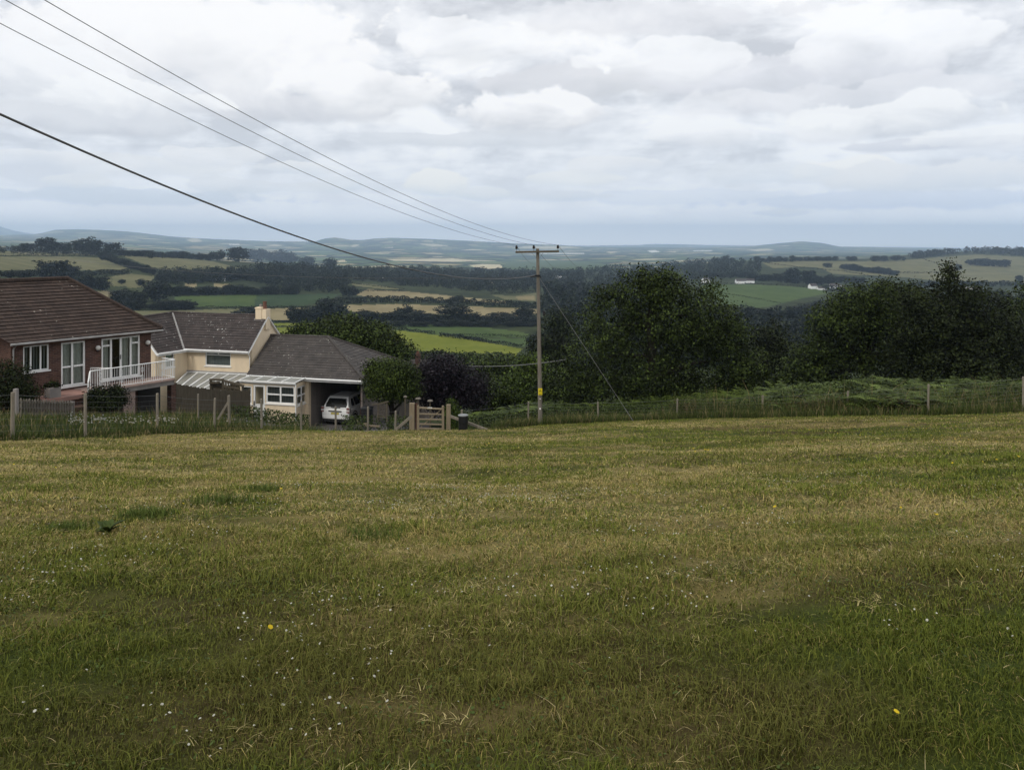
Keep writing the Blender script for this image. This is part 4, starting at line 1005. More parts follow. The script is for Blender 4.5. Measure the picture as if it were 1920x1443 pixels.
# ------------------------------------------------------------------ white car
car = thing('parked_car', (0, 0, 0), 'white estate car parked tail out in the dark carport', 'car')
def ring(y, hw, zb, zs, zt, r=0.10):   # one cross-section of the lower body
    return [(-hw + 0.10, y, zb), (-hw + 0.02, y, zb + 0.10), (-hw, y, zs), (-hw + 0.02, y, zt - r), (-hw + 0.12, y, zt),
            (hw - 0.12, y, zt), (hw - 0.02, y, zt - r), (hw, y, zs), (hw - 0.02, y, zb + 0.10), (hw - 0.10, y, zb)]
def loft(mb, rings):
    n = len(rings[0])
    for a, b_ in zip(rings[:-1], rings[1:]):
        for i in range(n): mb.poly([a[i], a[(i + 1) % n], b_[(i + 1) % n], b_[i]])
    mb.poly(list(reversed(rings[0]))); mb.poly(rings[-1])
mb = MB()
loft(mb, [ring(0.0, 0.80, 0.42, 0.62, 0.78), ring(0.06, 0.885, 0.36, 0.62, 0.98), ring(0.22, 0.905, 0.34, 0.62, 1.04), ring(1.2, 0.91, 0.30, 0.66, 1.05), ring(2.6, 0.91, 0.30, 0.66, 1.02), ring(3.4, 0.90, 0.32, 0.64, 0.98), ring(4.05, 0.86, 0.36, 0.62, 0.88), ring(4.3, 0.74, 0.42, 0.60, 0.74)])
gb = [(-0.83, 0.10, 1.02), (0.83, 0.10, 1.02), (0.83, 3.10, 1.0), (-0.83, 3.10, 1.0)]; gt = [(-0.64, 0.46, 1.60), (0.64, 0.46, 1.60), (0.65, 2.25, 1.62), (-0.65, 2.25, 1.62)]
mid = [(-0.61, 0.62, 1.655), (0.61, 0.62, 1.655), (0.61, 2.1, 1.665), (-0.61, 2.1, 1.665)]
loft(mb, [gb, gt, mid])
mb.build('body', M['carpaint'], car, bevel=0.03, smooth=False)
def panel(c, u0, u1, v0, v1, off, mat, name, parent, chop=0.0):
    c = [Vector(x) for x in c]
    def at(u, v): return c[0].lerp(c[1], u).lerp(c[3].lerp(c[2], u), v)
    nrm = (c[1] - c[0]).cross(c[3] - c[0]).normalized()
    if nrm.dot(c[0] + c[2] - 2 * Vector((0, 1.5, 1.0))) < 0: nrm = -nrm
    k = chop
    pts = [at(u0 + k * 1.3, v0), at(u1 - k * 1.3, v0), at(u1, v0 + 0.25), at(u1 - k, v1), at(u0 + k, v1), at(u0, v0 + 0.25)]
    mb = MB(); mb.prism([p + nrm * off for p in pts], nrm * -0.05); return mb.build(name, mat, parent)
rear = [gb[0], gb[1], gt[1], gt[0]]; rgt = [gb[1], gb[2], gt[2], gt[1]]; lft = [gb[0], gb[3], gt[3], gt[0]]
rw = panel(rear, 0.06, 0.94, 0.10, 0.90, 0.035, M['carglass'], 'rear_window', car, 0.03)
for side in (rgt, lft):
    panel(side, 0.14, 0.27, 0.14, 0.82, 0.030, M['carglass'], 'side_window', car, 0.02); panel(side, 0.31, 0.55, 0.10, 0.88, 0.030, M['carglass'], 'side_window', car, 0.01); panel(side, 0.58, 0.84, 0.10, 0.88, 0.030, M['carglass'], 'side_window', car, 0.03)
def cbox(x0, x1, y0, y1, z0, z1, mat, name, parent=car, bev=0.0):
    mb = MB(); mb.wbox(((x0 + x1) / 2, (y0 + y1) / 2, (z0 + z1) / 2), x1 - x0, y1 - y0, z1 - z0); return mb.build(name, mat, parent, bevel=bev)
for sg in (-1, 1):
    a, b_ = sorted((sg * 0.72, sg * 0.925)); L = cbox(a, b_, 0.02, 0.24, 0.80, 1.10, M['clearlamp'], 'tail_lamp', bev=0.03)
    cbox(a + 0.02, b_ - 0.02, 0.0, 0.10, 0.99, 1.08, M['redlamp'], 'red_lens', L); cbox(a + 0.02, b_ - 0.02, 0.0, 0.10, 0.80, 0.86, M['redlamp'], 'red_lens', L)
cbox(-0.26, 0.26, -0.012, 0.05, 0.68, 0.79, M['plate'], 'number_plate'); cbox(-0.42, 0.42, -0.02, 0.10, 0.83, 0.89, M['black'], 'tailgate_trim'); cbox(-0.78, 0.78, 0.03, 0.4, 0.22, 0.41, M['black'], 'bumper_valance', bev=0.03)
cbox(-0.30, 0.30, 0.07, 0.10, 1.055, 1.075, M['black'], 'rear_wiper')
for sg in (-1, 1):
    mb = MB(); mb.tube([(sg * 0.62, 0.6, 1.66), (sg * 0.64, 0.75, 1.72), (sg * 0.64, 1.9, 1.73), (sg * 0.62, 2.1, 1.66)], 0.022, 6); mb.build('roof_rail', M['alloy'], car)
    mb = MB(); mb.wbox((sg * 1.0, 2.75, 1.08), 0.16, 0.09, 0.12); mb.build('wing_mirror', M['carpaint'], car, bevel=0.03)
    for yy in (0.78, 3.40):
        mb = MB()
        mb.tube([(sg * 0.70, yy, 0.34), (sg * 0.72, yy, 0.34), (sg * 0.90, yy, 0.34), (sg * 0.92, yy, 0.34)], [0.30, 0.34, 0.34, 0.30], 20); wh = mb.build('wheel', M['tyre'], car)
        mb = MB(); mb.tube([(sg * 0.905, yy, 0.34), (sg * 0.930, yy, 0.34)], [0.22, 0.20], 16); mb.build('rim', M['alloy'], wh)
        mb = MB(); mb.tube([(sg * 0.875, yy + 0.40 * math.cos(t), 0.34 + 0.42 * math.sin(t)) for t in np.linspace(-0.1, math.pi + 0.1, 12)], 0.05, 6); mb.build('wheel_arch', M['black'], car)
car.location = ((628 - HX) / F * 45.85, 45.85, Zr(-10.95) + 0.005)
car.rotation_euler = (0, 0, math.atan2(FE.n.x, -FE.n.y) * 1.0)

# things standing in the carport
lad = thing('white_ladder', FE.W(sO - 0.9, 0, -4.6), 'white slatted ladder hung upright at the back of the carport', 'ladder')
for i in range(4):
    mb = MB(); mb.box(FE, sO - 1.15 + i * 0.30, sO - 1.10 + i * 0.30, 0.1, 2.85, -3.0, -2.96); mb.build('upright', M['white'], lad)
for h in (0.6, 1.2, 1.78, 2.35):
    mb = MB(); mb.box(FE, sO - 1.2, sO - 0.15, h, h + 0.04, -2.958, -2.94); mb.build('rung', M['wood_brown'], lad)
# ------------------------------------------------------------------ fences, gate, pole and wires
def post(mb, x, y, zt, r=0.045, drop=0.6, n=9):
    zb = g1(x, y) - drop
    mb.tube([(x, y, zb), (x + random.uniform(-0.02, 0.02), y, (zb + zt) / 2), (x, y, zt - 0.02), (x, y, zt)], [r * 1.05, r, r, r * 0.8], n)

def stock_fence(posts, label, close_first=False):
    pts = [P(px, py, Y) for px, py, Y in posts]
    root = thing('stock_fence', (pts[0].x, pts[0].y, g1(pts[0].x, pts[0].y)), label, 'fence', None)
    for q in pts:
        mb = MB(); post(mb, q.x, q.y, q.z, random.uniform(0.04, 0.05)); mb.build('fence_post', M['wood_grey'], root)
    mb = MB()
    hs = [0.06, 0.22, 0.36, 0.50, 0.64, 0.80, 0.94]
    for a, b_ in zip(pts[:-1], pts[1:]):
        n = 8
        for i, h in enumerate(hs):
            line = [a.lerp(b_, k / n) - Vector((0, 0, h + 0.03 * math.sin(math.pi * k / n))) - Vector((0, 0.05, 0)) for k in range(n + 1)]
            mb.tube(line, 0.0016 if i else 0.003, 4, cap=False)
        m = int((b_ - a).length / 0.3)
        for k in range(1, m):
            c = a.lerp(b_, k / m) - Vector((0, 0.05, 0.02)); mb.tube([c - Vector((0, 0, 0.22)), c - Vector((0, 0, 0.94))], 0.0011, 3, cap=False)
    mb.build('wire_netting', M['steel'], root, fix=False)
    return root
stock_fence([(-210, 735, 16.5), (-95, 735, 17.8), (24, 735, 19.2), (160, 737, 20.8), (295, 737, 23.5), (403, 746, 26.6), (490, 747, 28.4), (565, 751, 31.2), (629, 762, 34.3), (690, 762, 35.2), (742, 770, 35.6)],
            'weathered post and wire fence along the bank before the houses')
stock_fence([(866, 768, 36.2), (991, 753, 38.2), (1121, 753, 38.3), (1270, 747, 37.6), (1430, 741, 36.3), (1590, 733, 34.3), (1741, 720, 31.6), (1919, 706, 30.6), (2080, 690, 30.2)],
            'weathered post and wire fence in front of the bracken')
YG = 35.6
def gp(px, py): return P(px, py, YG)
gate = thing('wooden_gate', gp(809, 807), 'small pale timber field gate with five bars and a diagonal brace', 'gate')
mb = MB(); mb.bar(gp(783.8, 809), gp(783.8, 759.5), 0.11, 0.075); mb.build('hanging_stile', M['wood_pale'], gate)
mb = MB(); mb.bar(gp(830.6, 807), gp(830.6, 762), 0.11, 0.075); mb.lathe(gp(830.6, 762), [(0.055, 0), (0.055, 0.03), (0.02, 0.05)], 10); mb.build('closing_stile', M['wood_pale'], gate)
for y0, y1, t in ((764, 766.5, 0.14), (775.5, 776.5, 0.09), (785.5, 786.5, 0.09), (794.5, 795.5, 0.09), (802.5, 803.8, 0.09)):
    mb = MB(); mb.bar(gp(786, y0), gp(828.5, y1), 0.05, t, up=(0, 1, 0)); mb.build('rail', M['wood_pale'], gate)
mb = MB(); mb.bar(gp(789, 800) + Vector((0, 0.06, 0)), gp(826, 769) + Vector((0, 0.06, 0)), 0.04, 0.08, up=(0, 1, 0)); mb.build('brace', M['wood_pale'], gate)
mb = MB(); q = gp(806, 765); mb.wbox((q.x, q.y - 0.035, q.z), 0.22, 0.012, 0.09); mb.build('notice_plate', M['white'], gate)
for px, py0, w_, st, lab in ((772.6, 755.5, 0.235, ((773, 779), (741, 806)), 'thick gate post with a sloping strut on its left side'), (841, 758, 0.19, ((844, 780), (914, 806)), 'square gate post with a long strut running behind the black bin')):
    q = gp(px, py0); zb = g1(q.x, YG) - 0.5
    r_ = thing('gate_post', (q.x, YG, zb + 0.5), lab, 'gate post')
    mb = MB(); mb.wbox((q.x, YG, (q.z + zb) / 2), w_, w_ * 0.85, q.z - zb); mb.build('post', M['wood_pale'], r_, bevel=0.012)
    mb = MB(); a = P(st[0][0], st[0][1], YG - 0.05); b_ = P(st[1][0], st[1][1], YG - 0.15); mb.bar(a, b_, 0.10, 0.11); mb.build('strut', M['wood_grey'], r_)
q = gp(780.5, 756.5); zb = g1(q.x, YG) - 0.4
o = MB(); o.wbox((q.x, YG + 0.05, (q.z + zb) / 2), 0.10, 0.10, q.z - zb); tag(o.build('hinge_post', M['wood_brown'], None, bevel=0.01), 'thin reddish brown post squeezed between thick gate post and gate', 'post')
# dog-waste bin by the gate
q = P(868.5, 808, 34.9); zt = P(868.5, 777, 34.9).z; zb = g1(q.x, q.y) - 0.1
bn = thing('litter_bin', (q.x, q.y, zb + 0.1), 'round black litter bin with a grey rim in front of the gate strut', 'bin')
mb = MB(); H_ = zt - zb; mb.lathe((q.x, q.y, zb), [(0.185, 0), (0.20, 0.03), (0.21, H_ * 0.3), (0.205, H_ * 0.55), (0.22, H_ * 0.6), (0.215, H_ * 0.93), (0.20, H_ * 0.94)], 24); mb.build('drum', M['black'], bn)
mb = MB(); mb.lathe((q.x, q.y, zb), [(0.225, H_ * 0.94), (0.235, H_ * 0.955), (0.235, H_ * 0.985), (0.20, H_ * 1.0), (0.06, H_ * 1.015)], 24); mb.build('lid', M['bingrey'], bn)

# electricity pole
YP = 37.0
pole_b = Vector((P(1013.5, 797, YP).x, YP, g1(1.35, YP)))
pole = thing('electricity_pole', pole_b, 'tall weathered wooden electricity pole with crossarm and yellow warning plate', 'pole')
pt = P(1008, 466, YP)
mb = MB(); mb.tube([pole_b - Vector((0, 0, 0.5)), pole_b.lerp(pt, 0.5), pt - Vector((0, 0, 0.03)), pt], [0.108, 0.092, 0.076, 0.06], 14); mb.build('shaft', M['wood_pole'], pole, smooth=False)
cl, cr = P(966.5, 472.8, YP - 0.16), P(1048, 471.2, YP - 0.16)
mb = MB(); mb.bar(cl, cr, 0.09, 0.09); mb.build('crossarm', M['wood_dark'], pole)
ins = []
for px, py in ((968.5, 463), (1000.8, 462.5), (1046, 462)):
    f = (px - 966.5) / 81.5; b_ = cl.lerp(cr, f); t = P(px, py, YP - 0.16)
    mb = MB(); mb.tube([b_, t], 0.014, 6); i_ = mb.build('insulator', M['steel'], pole)
    mb = MB(); mb.lathe(t, [(0.03, -0.10), (0.062, -0.09), (0.05, -0.06), (0.066, -0.045), (0.05, -0.015), (0.058, 0.0), (0.045, 0.05), (0.03, 0.075), (0.01, 0.08)], 12); mb.build('porcelain_shed', M['porcelain'], i_, smooth=True)
    ins.append(t + Vector((0, 0, 0.07)))
mb = MB()
for s in (-1, 1): mb.bar(P(1008.5 + s * 1, 487, YP - 0.14), cl.lerp(cr, 0.51 + s * 0.13) - Vector((0, 0, 0.04)), 0.03, 0.012)
mb.build('arm_brace', M['steel'], pole)
mb = MB(); q = P(1008, 517, YP - 0.1); mb.wbox(q, 0.22, 0.06, 0.09); mb.tube([q + Vector((-0.1, 0, 0)), q + Vector((-0.35, -0.05, -0.06))], 0.035, 6); mb.tube([q + Vector((0.1, 0, 0.02)), q + Vector((0.16, 0, -0.1))], 0.03, 6); mb.build('cable_clamp', M['black'], pole)
# yellow plate with a black warning triangle, then two small discs
q = P(1013, 734, YP - 0.14)
mb = MB(); mb.wbox(q, 0.19, 0.010, 0.32); pl = mb.build('warning_plate', M['signyellow'], pole)
mb = MB(); y_ = q.y - 0.0085
def tri(c, r, y): return [Vector((c.x + r * math.sin(t), y, c.z + r * math.cos(t))) for t in (0, 2.094, 4.189)]
to, ti = tri(q + Vector((0, 0, 0.03)), 0.085, y_), tri(q + Vector((0, 0, 0.03)), 0.060, y_)
for i in range(3): mb.prism([to[i], to[(i + 1) % 3], ti[(i + 1) % 3], ti[i]], (0, 0.003, 0))
b0 = q + Vector((0, 0, 0.02)); mb.prism([Vector((b0.x + x, y_, b0.z + z)) for x, z in ((0.008, 0.05), (-0.016, 0.005), (0.0, 0.008), (-0.008, -0.03), (0.018, 0.018), (0.002, 0.016))], (0, 0.003, 0))
mb.prism([Vector((q.x + x, y_, q.z + z)) for x, z in ((-0.07, -0.11), (0.07, -0.11), (0.07, -0.13), (-0.07, -0.13))], (0, 0.003, 0)); mb.build('warning_symbol', M['black'], pl)
for py, r in ((747.5, 0.025), (766, 0.04)):
    q = P(1012.7, py, YP - 0.125); mb = MB(); mb.tube([q, q - Vector((0, 0.008, 0))], r, 14); mb.build('tally_disc', M['white'], pole)
g0, g1_ = P(1012, 522, YP), P(1190, 787, YP - 0.3); g1_.z = g1(g1_.x, g1_.y) - 0.1
mb = MB(); mb.tube([g0, g0.lerp(g1_, 0.33), g1_], 0.011, 6); mb.tube([g0.lerp(g1_, 0.90), g1_], 0.018, 6); gy_ = mb.build('stay_wire', M['steel'], pole)
q = P(1020, 587, YP + 0.3); mb = MB(); mb.lathe(q, [(0.02, -0.12), (0.055, -0.09), (0.055, -0.02), (0.035, 0.0), (0.055, 0.02), (0.055, 0.09), (0.02, 0.12)], 10); mb.tube([P(1011, 524, YP), q], 0.006, 5); mb.tube([q, P(1021, 640, YP + 0.6)], 0.006, 5); mb.build('stay_insulator', M['porcelain'], pole)

def wire(name, p0, to, pix, r, label, cat, mat='wire', tmax=1.0, n=60):
    """a sagging wire from p0 along the ground track p0->to; its height is a parabola through the given sight lines"""
    dx, dy = to[0] - p0.x, to[1] - p0.y
    ts, zs = [], []
    for px, py in pix:
        k = (px - HX) / F; t = (k * p0.y - p0.x) / (dx - k * dy)
        Y = p0.y + t * dy; ts.append(t); zs.append(EYE - (py - HY) / F * Y - p0.z)
    ts, zs = np.array(ts), np.array(zs)
    A = np.stack([ts, ts ** 2], -1); c, *_ = np.linalg.lstsq(A, zs, rcond=None)
    tt = np.linspace(0, tmax, n)
    pts = [(p0.x + dx * t, p0.y + dy * t, p0.z + c[0] * t + c[1] * t * t) for t in tt]
    mb = MB(); mb.tube(pts, r, 6); o = mb.build(name, M[mat], None, smooth=True)
    return tag(o, label, cat, None)
W_ = [((0, 45.6), (250, 169), (500, 292), (700, 379), (950, 455.5)), ((12.5, 0), (250, 131.6), (500, 261.5), (700, 357), (950, 446.6)), ((85, 0), (250, 95), (500, 236.8), (700, 341), (950, 436.5))]
Ln = ['lowest of the three thin power wires running up left from the pole top', 'middle one of the three thin power wires running up left from the pole top', 'highest of the three thin power wires running up left from the pole top']
for i, t in enumerate(ins):
    wire('power_line', t, (t.x - 26.3, t.y - 77), W_[i], 0.0065, Ln[i], 'wire', tmax=0.62)
wire('service_cable', P(1003, 515.8, YP - 0.2), (P(1003, 515.8, YP).x - 24, YP - 76), ((0, 207), (250, 321), (366, 376), (450, 409), (700, 490), (761, 504), (845, 517), (902, 520), (958, 519)), 0.018, 'thick black twisted cable sagging from mid pole towards the upper left', 'cable', 'cable', tmax=0.62)
wire('telephone_wire', P(1003, 519, YP - 0.1), (-40, 62), ((800, 523), (600, 520.5), (455, 515), (230, 497), (0, 467)), 0.012, 'thin dark wire crossing low over the bungalow roof to the pole', 'wire', 'cable', tmax=1.0)
for t, e, lab in ((ins[2], (1096, 506), 'thin wire dropping right from the outer insulator behind the big tree'), (ins[1], (1054, 509), 'thin wire dropping right from the middle insulator past the pole'), (ins[0], (1003, 494), 'thin wire dropping right from the left insulator behind the pole')):
    q = P(e[0], e[1], 75); dr_ = q - t; mb = MB()
    mb.tube([t + dr_ * k - Vector((0, 0, 1.2 * k * (1 - k))) for k in np.linspace(0, 1.25, 24)], 0.009, 5); tag(mb.build('power_line', M['wire']), lab, 'wire')
mb = MB(); a, b_ = P(842, 684, 52), P(1062, 673.5, 52); mb.tube([a + (b_ - a) * k - Vector((0, 0, 0.25 * k * (1 - k) * 4)) for k in np.linspace(0, 1, 20)], 0.020, 6); tag(mb.build('washing_line', M['steel']), 'pale line stretched level behind the pole over the garden shrubs', 'line')

# ------------------------------------------------------------------ garden things
pk = thing('picket_fence', P(90, 785, 28.5), 'low dark picket fence between two pale posts below the terrace', 'fence')
a, b_ = P(33, 771, 27.2), P(137, 780, 28.8); at_, bt_ = P(33, 749, 27.2), P(137, 753.5, 28.8)
for i in range(1, 21):
    f = i / 20; lo = a.lerp(b_, f); hi = at_.lerp(bt_, f) + Vector((0, 0, 0.02 * math.sin(i * 2.1)))
    mb = MB(); mb.prism([lo + Vector((-0.035, 0, -0.4)), lo + Vector((0.035, 0, -0.4)), hi + Vector((0.035, 0, 0)), hi + Vector((0, 0, 0.05)), hi + Vector((-0.035, 0, 0))], (0, 0.02, 0)); mb.build('paling', M['wood_pole'], pk)
mb = MB()
for f in (0.25, 0.8): mb.bar(a.lerp(at_, f) + Vector((0, 0.045, 0)), b_.lerp(bt_, f) + Vector((0, 0.045, 0)), 0.04, 0.07)
mb.build('crossrail', M['wood_dark'], pk)
for px, py, pb, Y, w_ in ((31.5, 728, 775, 27.0, 0.13), (136.8, 752, 785, 28.9, 0.12)):
    mb = MB(); q = P(px, py, Y); zb = P(px, pb, Y).z - 0.5; mb.wbox((q.x, q.y - 0.05, (q.z + zb) / 2), w_, w_, q.z - zb); mb.build('end_post', M['concrete'], pk, bevel=0.015)
# tall close-boarded fence
cf = thing('board_fence', P(400, 790, 40.5), 'tall dark weathered close-board fence before the glass lean-to', 'fence')
def board_run(x0, t0, b0, Y0, x1, t1, b1, Y1, n, name='boards'):
    mb = MB(); A, B = P(x0, b0, Y0), P(x1, b1, Y1); At, Bt = P(x0, t0, Y0), P(x1, t1, Y1)
    dv = (B - A) / n
    for i in range(n):
        f0, f1 = i / n, (i + 1.08) / n; jit = random.uniform(-0.04, 0.02); off = Vector((0, (i % 2) * 0.016, 0))
        lo0, lo1, hi0, hi1 = A.lerp(B, f0) + off, A.lerp(B, f1) + off, At.lerp(Bt, f0) + off, At.lerp(Bt, f1) + off
        mb.prism([lo0, lo1, hi1 + Vector((0, 0, jit)), hi0 + Vector((0, 0, jit))], (0, 0.02, 0))
    return mb.build(name, M['wood_dark'], cf)
board_run(327.5, 719, 776, 38.2, 400, 730.5, 792, 40.6, 26); board_run(400.5, 730.5, 795, 40.6, 466.5, 731.5, 797, 42.3, 24)
mb = MB()
for x, t, Y in ((328, 718, 38.2), (400, 729, 40.6), (466, 730, 42.3)):
    q = P(x, t, Y); mb.bar(q + Vector((0, 0.1, 0)), q + Vector((0, 0.1, -2.2)), 0.1)
mb.build('post', M['wood_dark'], cf)
mb = MB(); A, B = P(327, 772, 38.0), P(402, 790, 40.4); mb.prism([A, B, B - Vector((0, 0, 0.5)), A - Vector((0, 0, 0.4))], (0, 0.05, 0)); mb.build('gravel_board', M['concrete'], cf)
# old dark trellis shelter looking over it
sh_ = thing('garden_shelter', P(425, 735, 42.6), 'rotten dark timber shelter poking up behind the board fence', 'shelter')
S0 = lambda px, py: P(px, py, 42.8)
mb = MB(); mb.bar(S0(395, 745), S0(395.5, 709.5), 0.10); mb.bar(S0(418, 745), S0(418, 711), 0.09); mb.bar(S0(436, 745), S0(436, 716), 0.08); mb.bar(S0(455, 745), S0(455, 722), 0.08); mb.build('post', M['wood_dark'], sh_)
mb = MB()
for (a, b_) in (((394, 711), (420, 711.5)), ((394, 717), (412, 716.5)), ((420, 713), (458, 723)), ((420, 723), (450, 728))): mb.bar(S0(*a) - Vector((0, 0.06, 0)), S0(*b_) - Vector((0, 0.06, 0)), 0.10, 0.16, up=(0, 1, 0))
for i in range(7): mb.bar(S0(420 + i * 4.5, 712.5 + i * 1.2) - Vector((0, 0.1, 0)), S0(421 + i * 4.5, 730) - Vector((0, 0.1, 0)), 0.06, 0.05)
mb.prism([S0(396, 718) + Vector((0, 0.1, 0)), S0(416, 718) + Vector((0, 0.1, 0)), S0(416, 732) + Vector((0, 0.1, 0)), S0(396, 732) + Vector((0, 0.1, 0))], (0, 0.03, 0))
mb.build('boards', M['wood_dark'], sh_)
for px, t, b0, Y, strut, lab in ((371.5, 738, 788, 33, None, 'slim garden post standing alone before the board fence'), (429, 741, 790, 33, ((428, 753), (408, 778)), 'stout garden post with sloping strut before the board fence')):
    q = P(px, t, Y); r_ = thing('garden_post', (q.x, q.y, g1(q.x, q.y)), lab, 'post'); mb = MB(); post(mb, q.x, q.y, q.z, 0.06 if strut else 0.035, 0.4); mb.build('upright', M['wood_grey'], r_)
    if strut: mb = MB(); mb.bar(P(strut[0][0], strut[0][1], Y), P(strut[1][0], strut[1][1] + 8, Y - 0.1), 0.09); mb.build('strut', M['wood_grey'], r_)
# planter on the terrace
s0, s1, h0, h1 = FB.rect(89, 722, 110.5, 739, 1.2)
pn = thing('stone_planter', FB.W((s0 + s1) / 2, -0.12, 1.2), 'square pale stone planter with dark plants on the terrace edge', 'planter')
mb = MB(); mb.box(FB, s0, s1, -0.118, -0.118 + 0.42, 0.9, 1.4); mb.build('trough', M['concrete'], pn, bevel=0.02)
planter_top = FB.W((s0 + s1) / 2, 0.33, 1.15)
# rustic panel, wheelie bin, bird tables and loose timber beside the drive
tr = thing('garden_trellis', P(716, 785, 41), 'dark garden trellis panel with leaning top rail beside the drive', 'trellis')
T0 = lambda px, py: P(px, py, 41.0)
mb = MB(); mb.bar(T0(709, 790), T0(709, 757), 0.07); mb.bar(T0(725.5, 792), T0(725.5, 756), 0.07); mb.bar(T0(697, 758.5), T0(709, 757), 0.05); mb.bar(T0(708, 758), T0(728.5, 752.5), 0.09, 0.07); mb.bar(T0(709, 781), T0(725, 781), 0.05); mb.build('frame', M['wood_dark'], tr)
mb = MB()
for i in range(1, 5): mb.bar(T0(709 + i * 3.3, 757), T0(709 + i * 3.3, 781), 0.02)
for i in range(1, 5): mb.bar(T0(709, 757 + i * 4.8), T0(725.5, 757 + i * 4.8), 0.02)
mb.build('lattice', M['wood_dark'], tr)
mb = MB(); q = P(688, 762, 41.5); q2 = P(688, 795, 41.5)
wb = thing('wheelie_bin', (q.x, q.y, q2.z), 'tall black wheelie bin beside the carport side wall', 'bin')
mb = MB(); fr = Frame((q.x, q.y, q2.z), (1, -0.2)); mb.prism([fr.W(-0.22, 0, 0.22), fr.W(0.22, 0, 0.22), fr.W(0.22, 0, -0.22), fr.W(-0.22, 0, -0.22)], (0, 0, 0.06)); mb.box(fr, -0.25, 0.25, 0.06, 0.85, -0.27, 0.27); mb.build('tub', M['black'], wb, bevel=0.03)
mb = MB(); mb.box(fr, -0.27, 0.27, 0.853, 0.92, -0.30, 0.29); mb.build('lid', M['black'], wb, bevel=0.02)
for i, (px, t, b0, Y, w_, lab) in enumerate(((760, 743.5, 790, 41, 7, 'tallest thin mushroom-topped garden post by the trellis'), (784, 747, 790, 42, 11, 'broad mushroom-topped garden post behind the gate hinge side'), (806.5, 751, 790, 42, 11, 'mushroom-topped garden post behind the gate middle'))):
    q = P(px, t, Y); q2 = P(px, b0, Y)
    r_ = thing('bird_table', (q.x, Y, q2.z), lab, 'bird table', 'mushroom-topped posts behind the gate'); mb = MB(); mb.tube([(q.x, Y, q2.z - 0.3), (q.x, Y, q.z)], 0.045, 8); mb.build('post', M['wood_dark'], r_)
    mb = MB(); R_ = w_ / 2 / F * Y; mb.lathe((q.x, Y, q.z - 0.03), [(R_, 0), (R_ * 1.02, 0.03), (R_ * 0.7, 0.07), (R_ * 0.2, 0.09)], 14); mb.build('top', M['wood_pole'], r_)
for i, (x0, y0, x1, y1, lab) in enumerate(((667, 795.5, 690, 794, 'short pale plank lying on the drive edge'), (684, 797.5, 712, 799, 'long pale plank lying beside the wheelie bin'), (669, 788, 677, 797, 'pale offcut standing on end beside the planks'))):
    mb = MB(); mb.bar(P(x0, y0, 40.2 - 0.3 * i), P(x1, y1, 40.2 - 0.3 * i), 0.09, 0.07); tag(mb.build('timber_plank', M['wood_pale']), lab, 'plank', 'loose timber by the drive')
# garden shed and neighbour's roof further down
q = P(789, 760, 50); sd_ = thing('garden_shed', q, 'grey boarded garden shed half hidden behind the purple bush', 'shed')
fr = Frame((q.x, q.y, q.z - 0.8), (1, -0.1)); mb = MB()
for i in range(12): mb.box(fr, -0.55 + i * 0.125, -0.55 + i * 0.125 + 0.118, 0, 2.0, -0.02 - 0.006 * (i % 2), 0)
mb.box(fr, -0.55, 0.95, 0, 1.98, -1.5, -0.03); mb.build('wall', M['greywall'], sd_)
mb = MB(); mb.prism([fr.W(-0.65, 2.0, 0.15), fr.W(1.05, 2.0, 0.15), fr.W(1.05, 2.25, -0.8), fr.W(-0.65, 2.25, -0.8)], (0, 0, 0.05)); mb.prism([fr.W(-0.65, 2.0, -1.7), fr.W(1.05, 2.0, -1.7), fr.W(1.05, 2.25, -0.8), fr.W(-0.65, 2.25, -0.8)], (0, 0, 0.05)); mb.build('roof', M['slate2'], sd_)
YN = 66.0
nb = thing('slate_cottage', P(792, 710, YN), 'slate roofed cottage lower down with a red brick chimney', 'cottage')
fr = Frame(P(772, 700, YN), (1, -0.25)); fr.o.z -= 3.0
mb = MB(); mb.box(fr, -1.5, 1.2, -3, 2.55, -4.0, 0); mb.build('wall', M['greywall'], nb)
mb = MB(); courses(mb, fr.W(-1.8, 2.5, 0.3), fr.W(1.4, 2.5, 0.3), fr.W(-1.4, 3.9, -1.9), fr.W(0.75, 3.9, -1.9), 10); courses(mb, fr.W(1.4, 2.5, 0.3), fr.W(1.4, 2.5, -4.2), fr.W(0.75, 3.9, -1.9), fr.W(0.75, 3.901, -1.9), 10); rf = mb.build('roof', M['slate2'], nb)
cx = fr.hit(783, 670, -1.0)[0]; ct = fr.hit(783, 662.5, -1.0)[1]
mb = MB(); mb.box(fr, cx - 0.17, cx + 0.17, 2.4, ct, -1.25, -0.85); mb.box(fr, cx - 0.21, cx + 0.21, ct - 0.22, ct - 0.1, -1.29, -0.81); ch = mb.build('chimney', M['brick'], rf)
mb = MB(); mb.lathe(fr.W(cx, ct, -1.05), [(0.12, 0), (0.10, 0.2), (0.12, 0.22)], 10); mb.build('chimney_pot', M['terracotta'], rf)
# ------------------------------------------------------------------ leaves, crowns, trees
def unit(n):
    v = rng.normal(size=(n, 3)); return v / np.linalg.norm(v, axis=1, keepdims=True)

def leaf_quads(C, L, aspect=0.55, out=None, up=0.0):
    n = len(C); N = unit(n)
    if out is not None: N = N + out * 0.9
    N[:, 2] += up; N /= np.linalg.norm(N, axis=1, keepdims=True)
    T = np.cross(N, unit(n)); T /= np.linalg.norm(T, axis=1, keepdims=True) + 1e-9
    B = np.cross(N, T)
    L = np.broadcast_to(L, (n,))[:, None]
    V = np.stack([C - T * L * 0.5, C + B * L * aspect * 0.5 + T * L * 0.08, C + T * L * 0.5, C - B * L * aspect * 0.5 + T * L * 0.08], 1)
    return V.reshape(-1, 3)

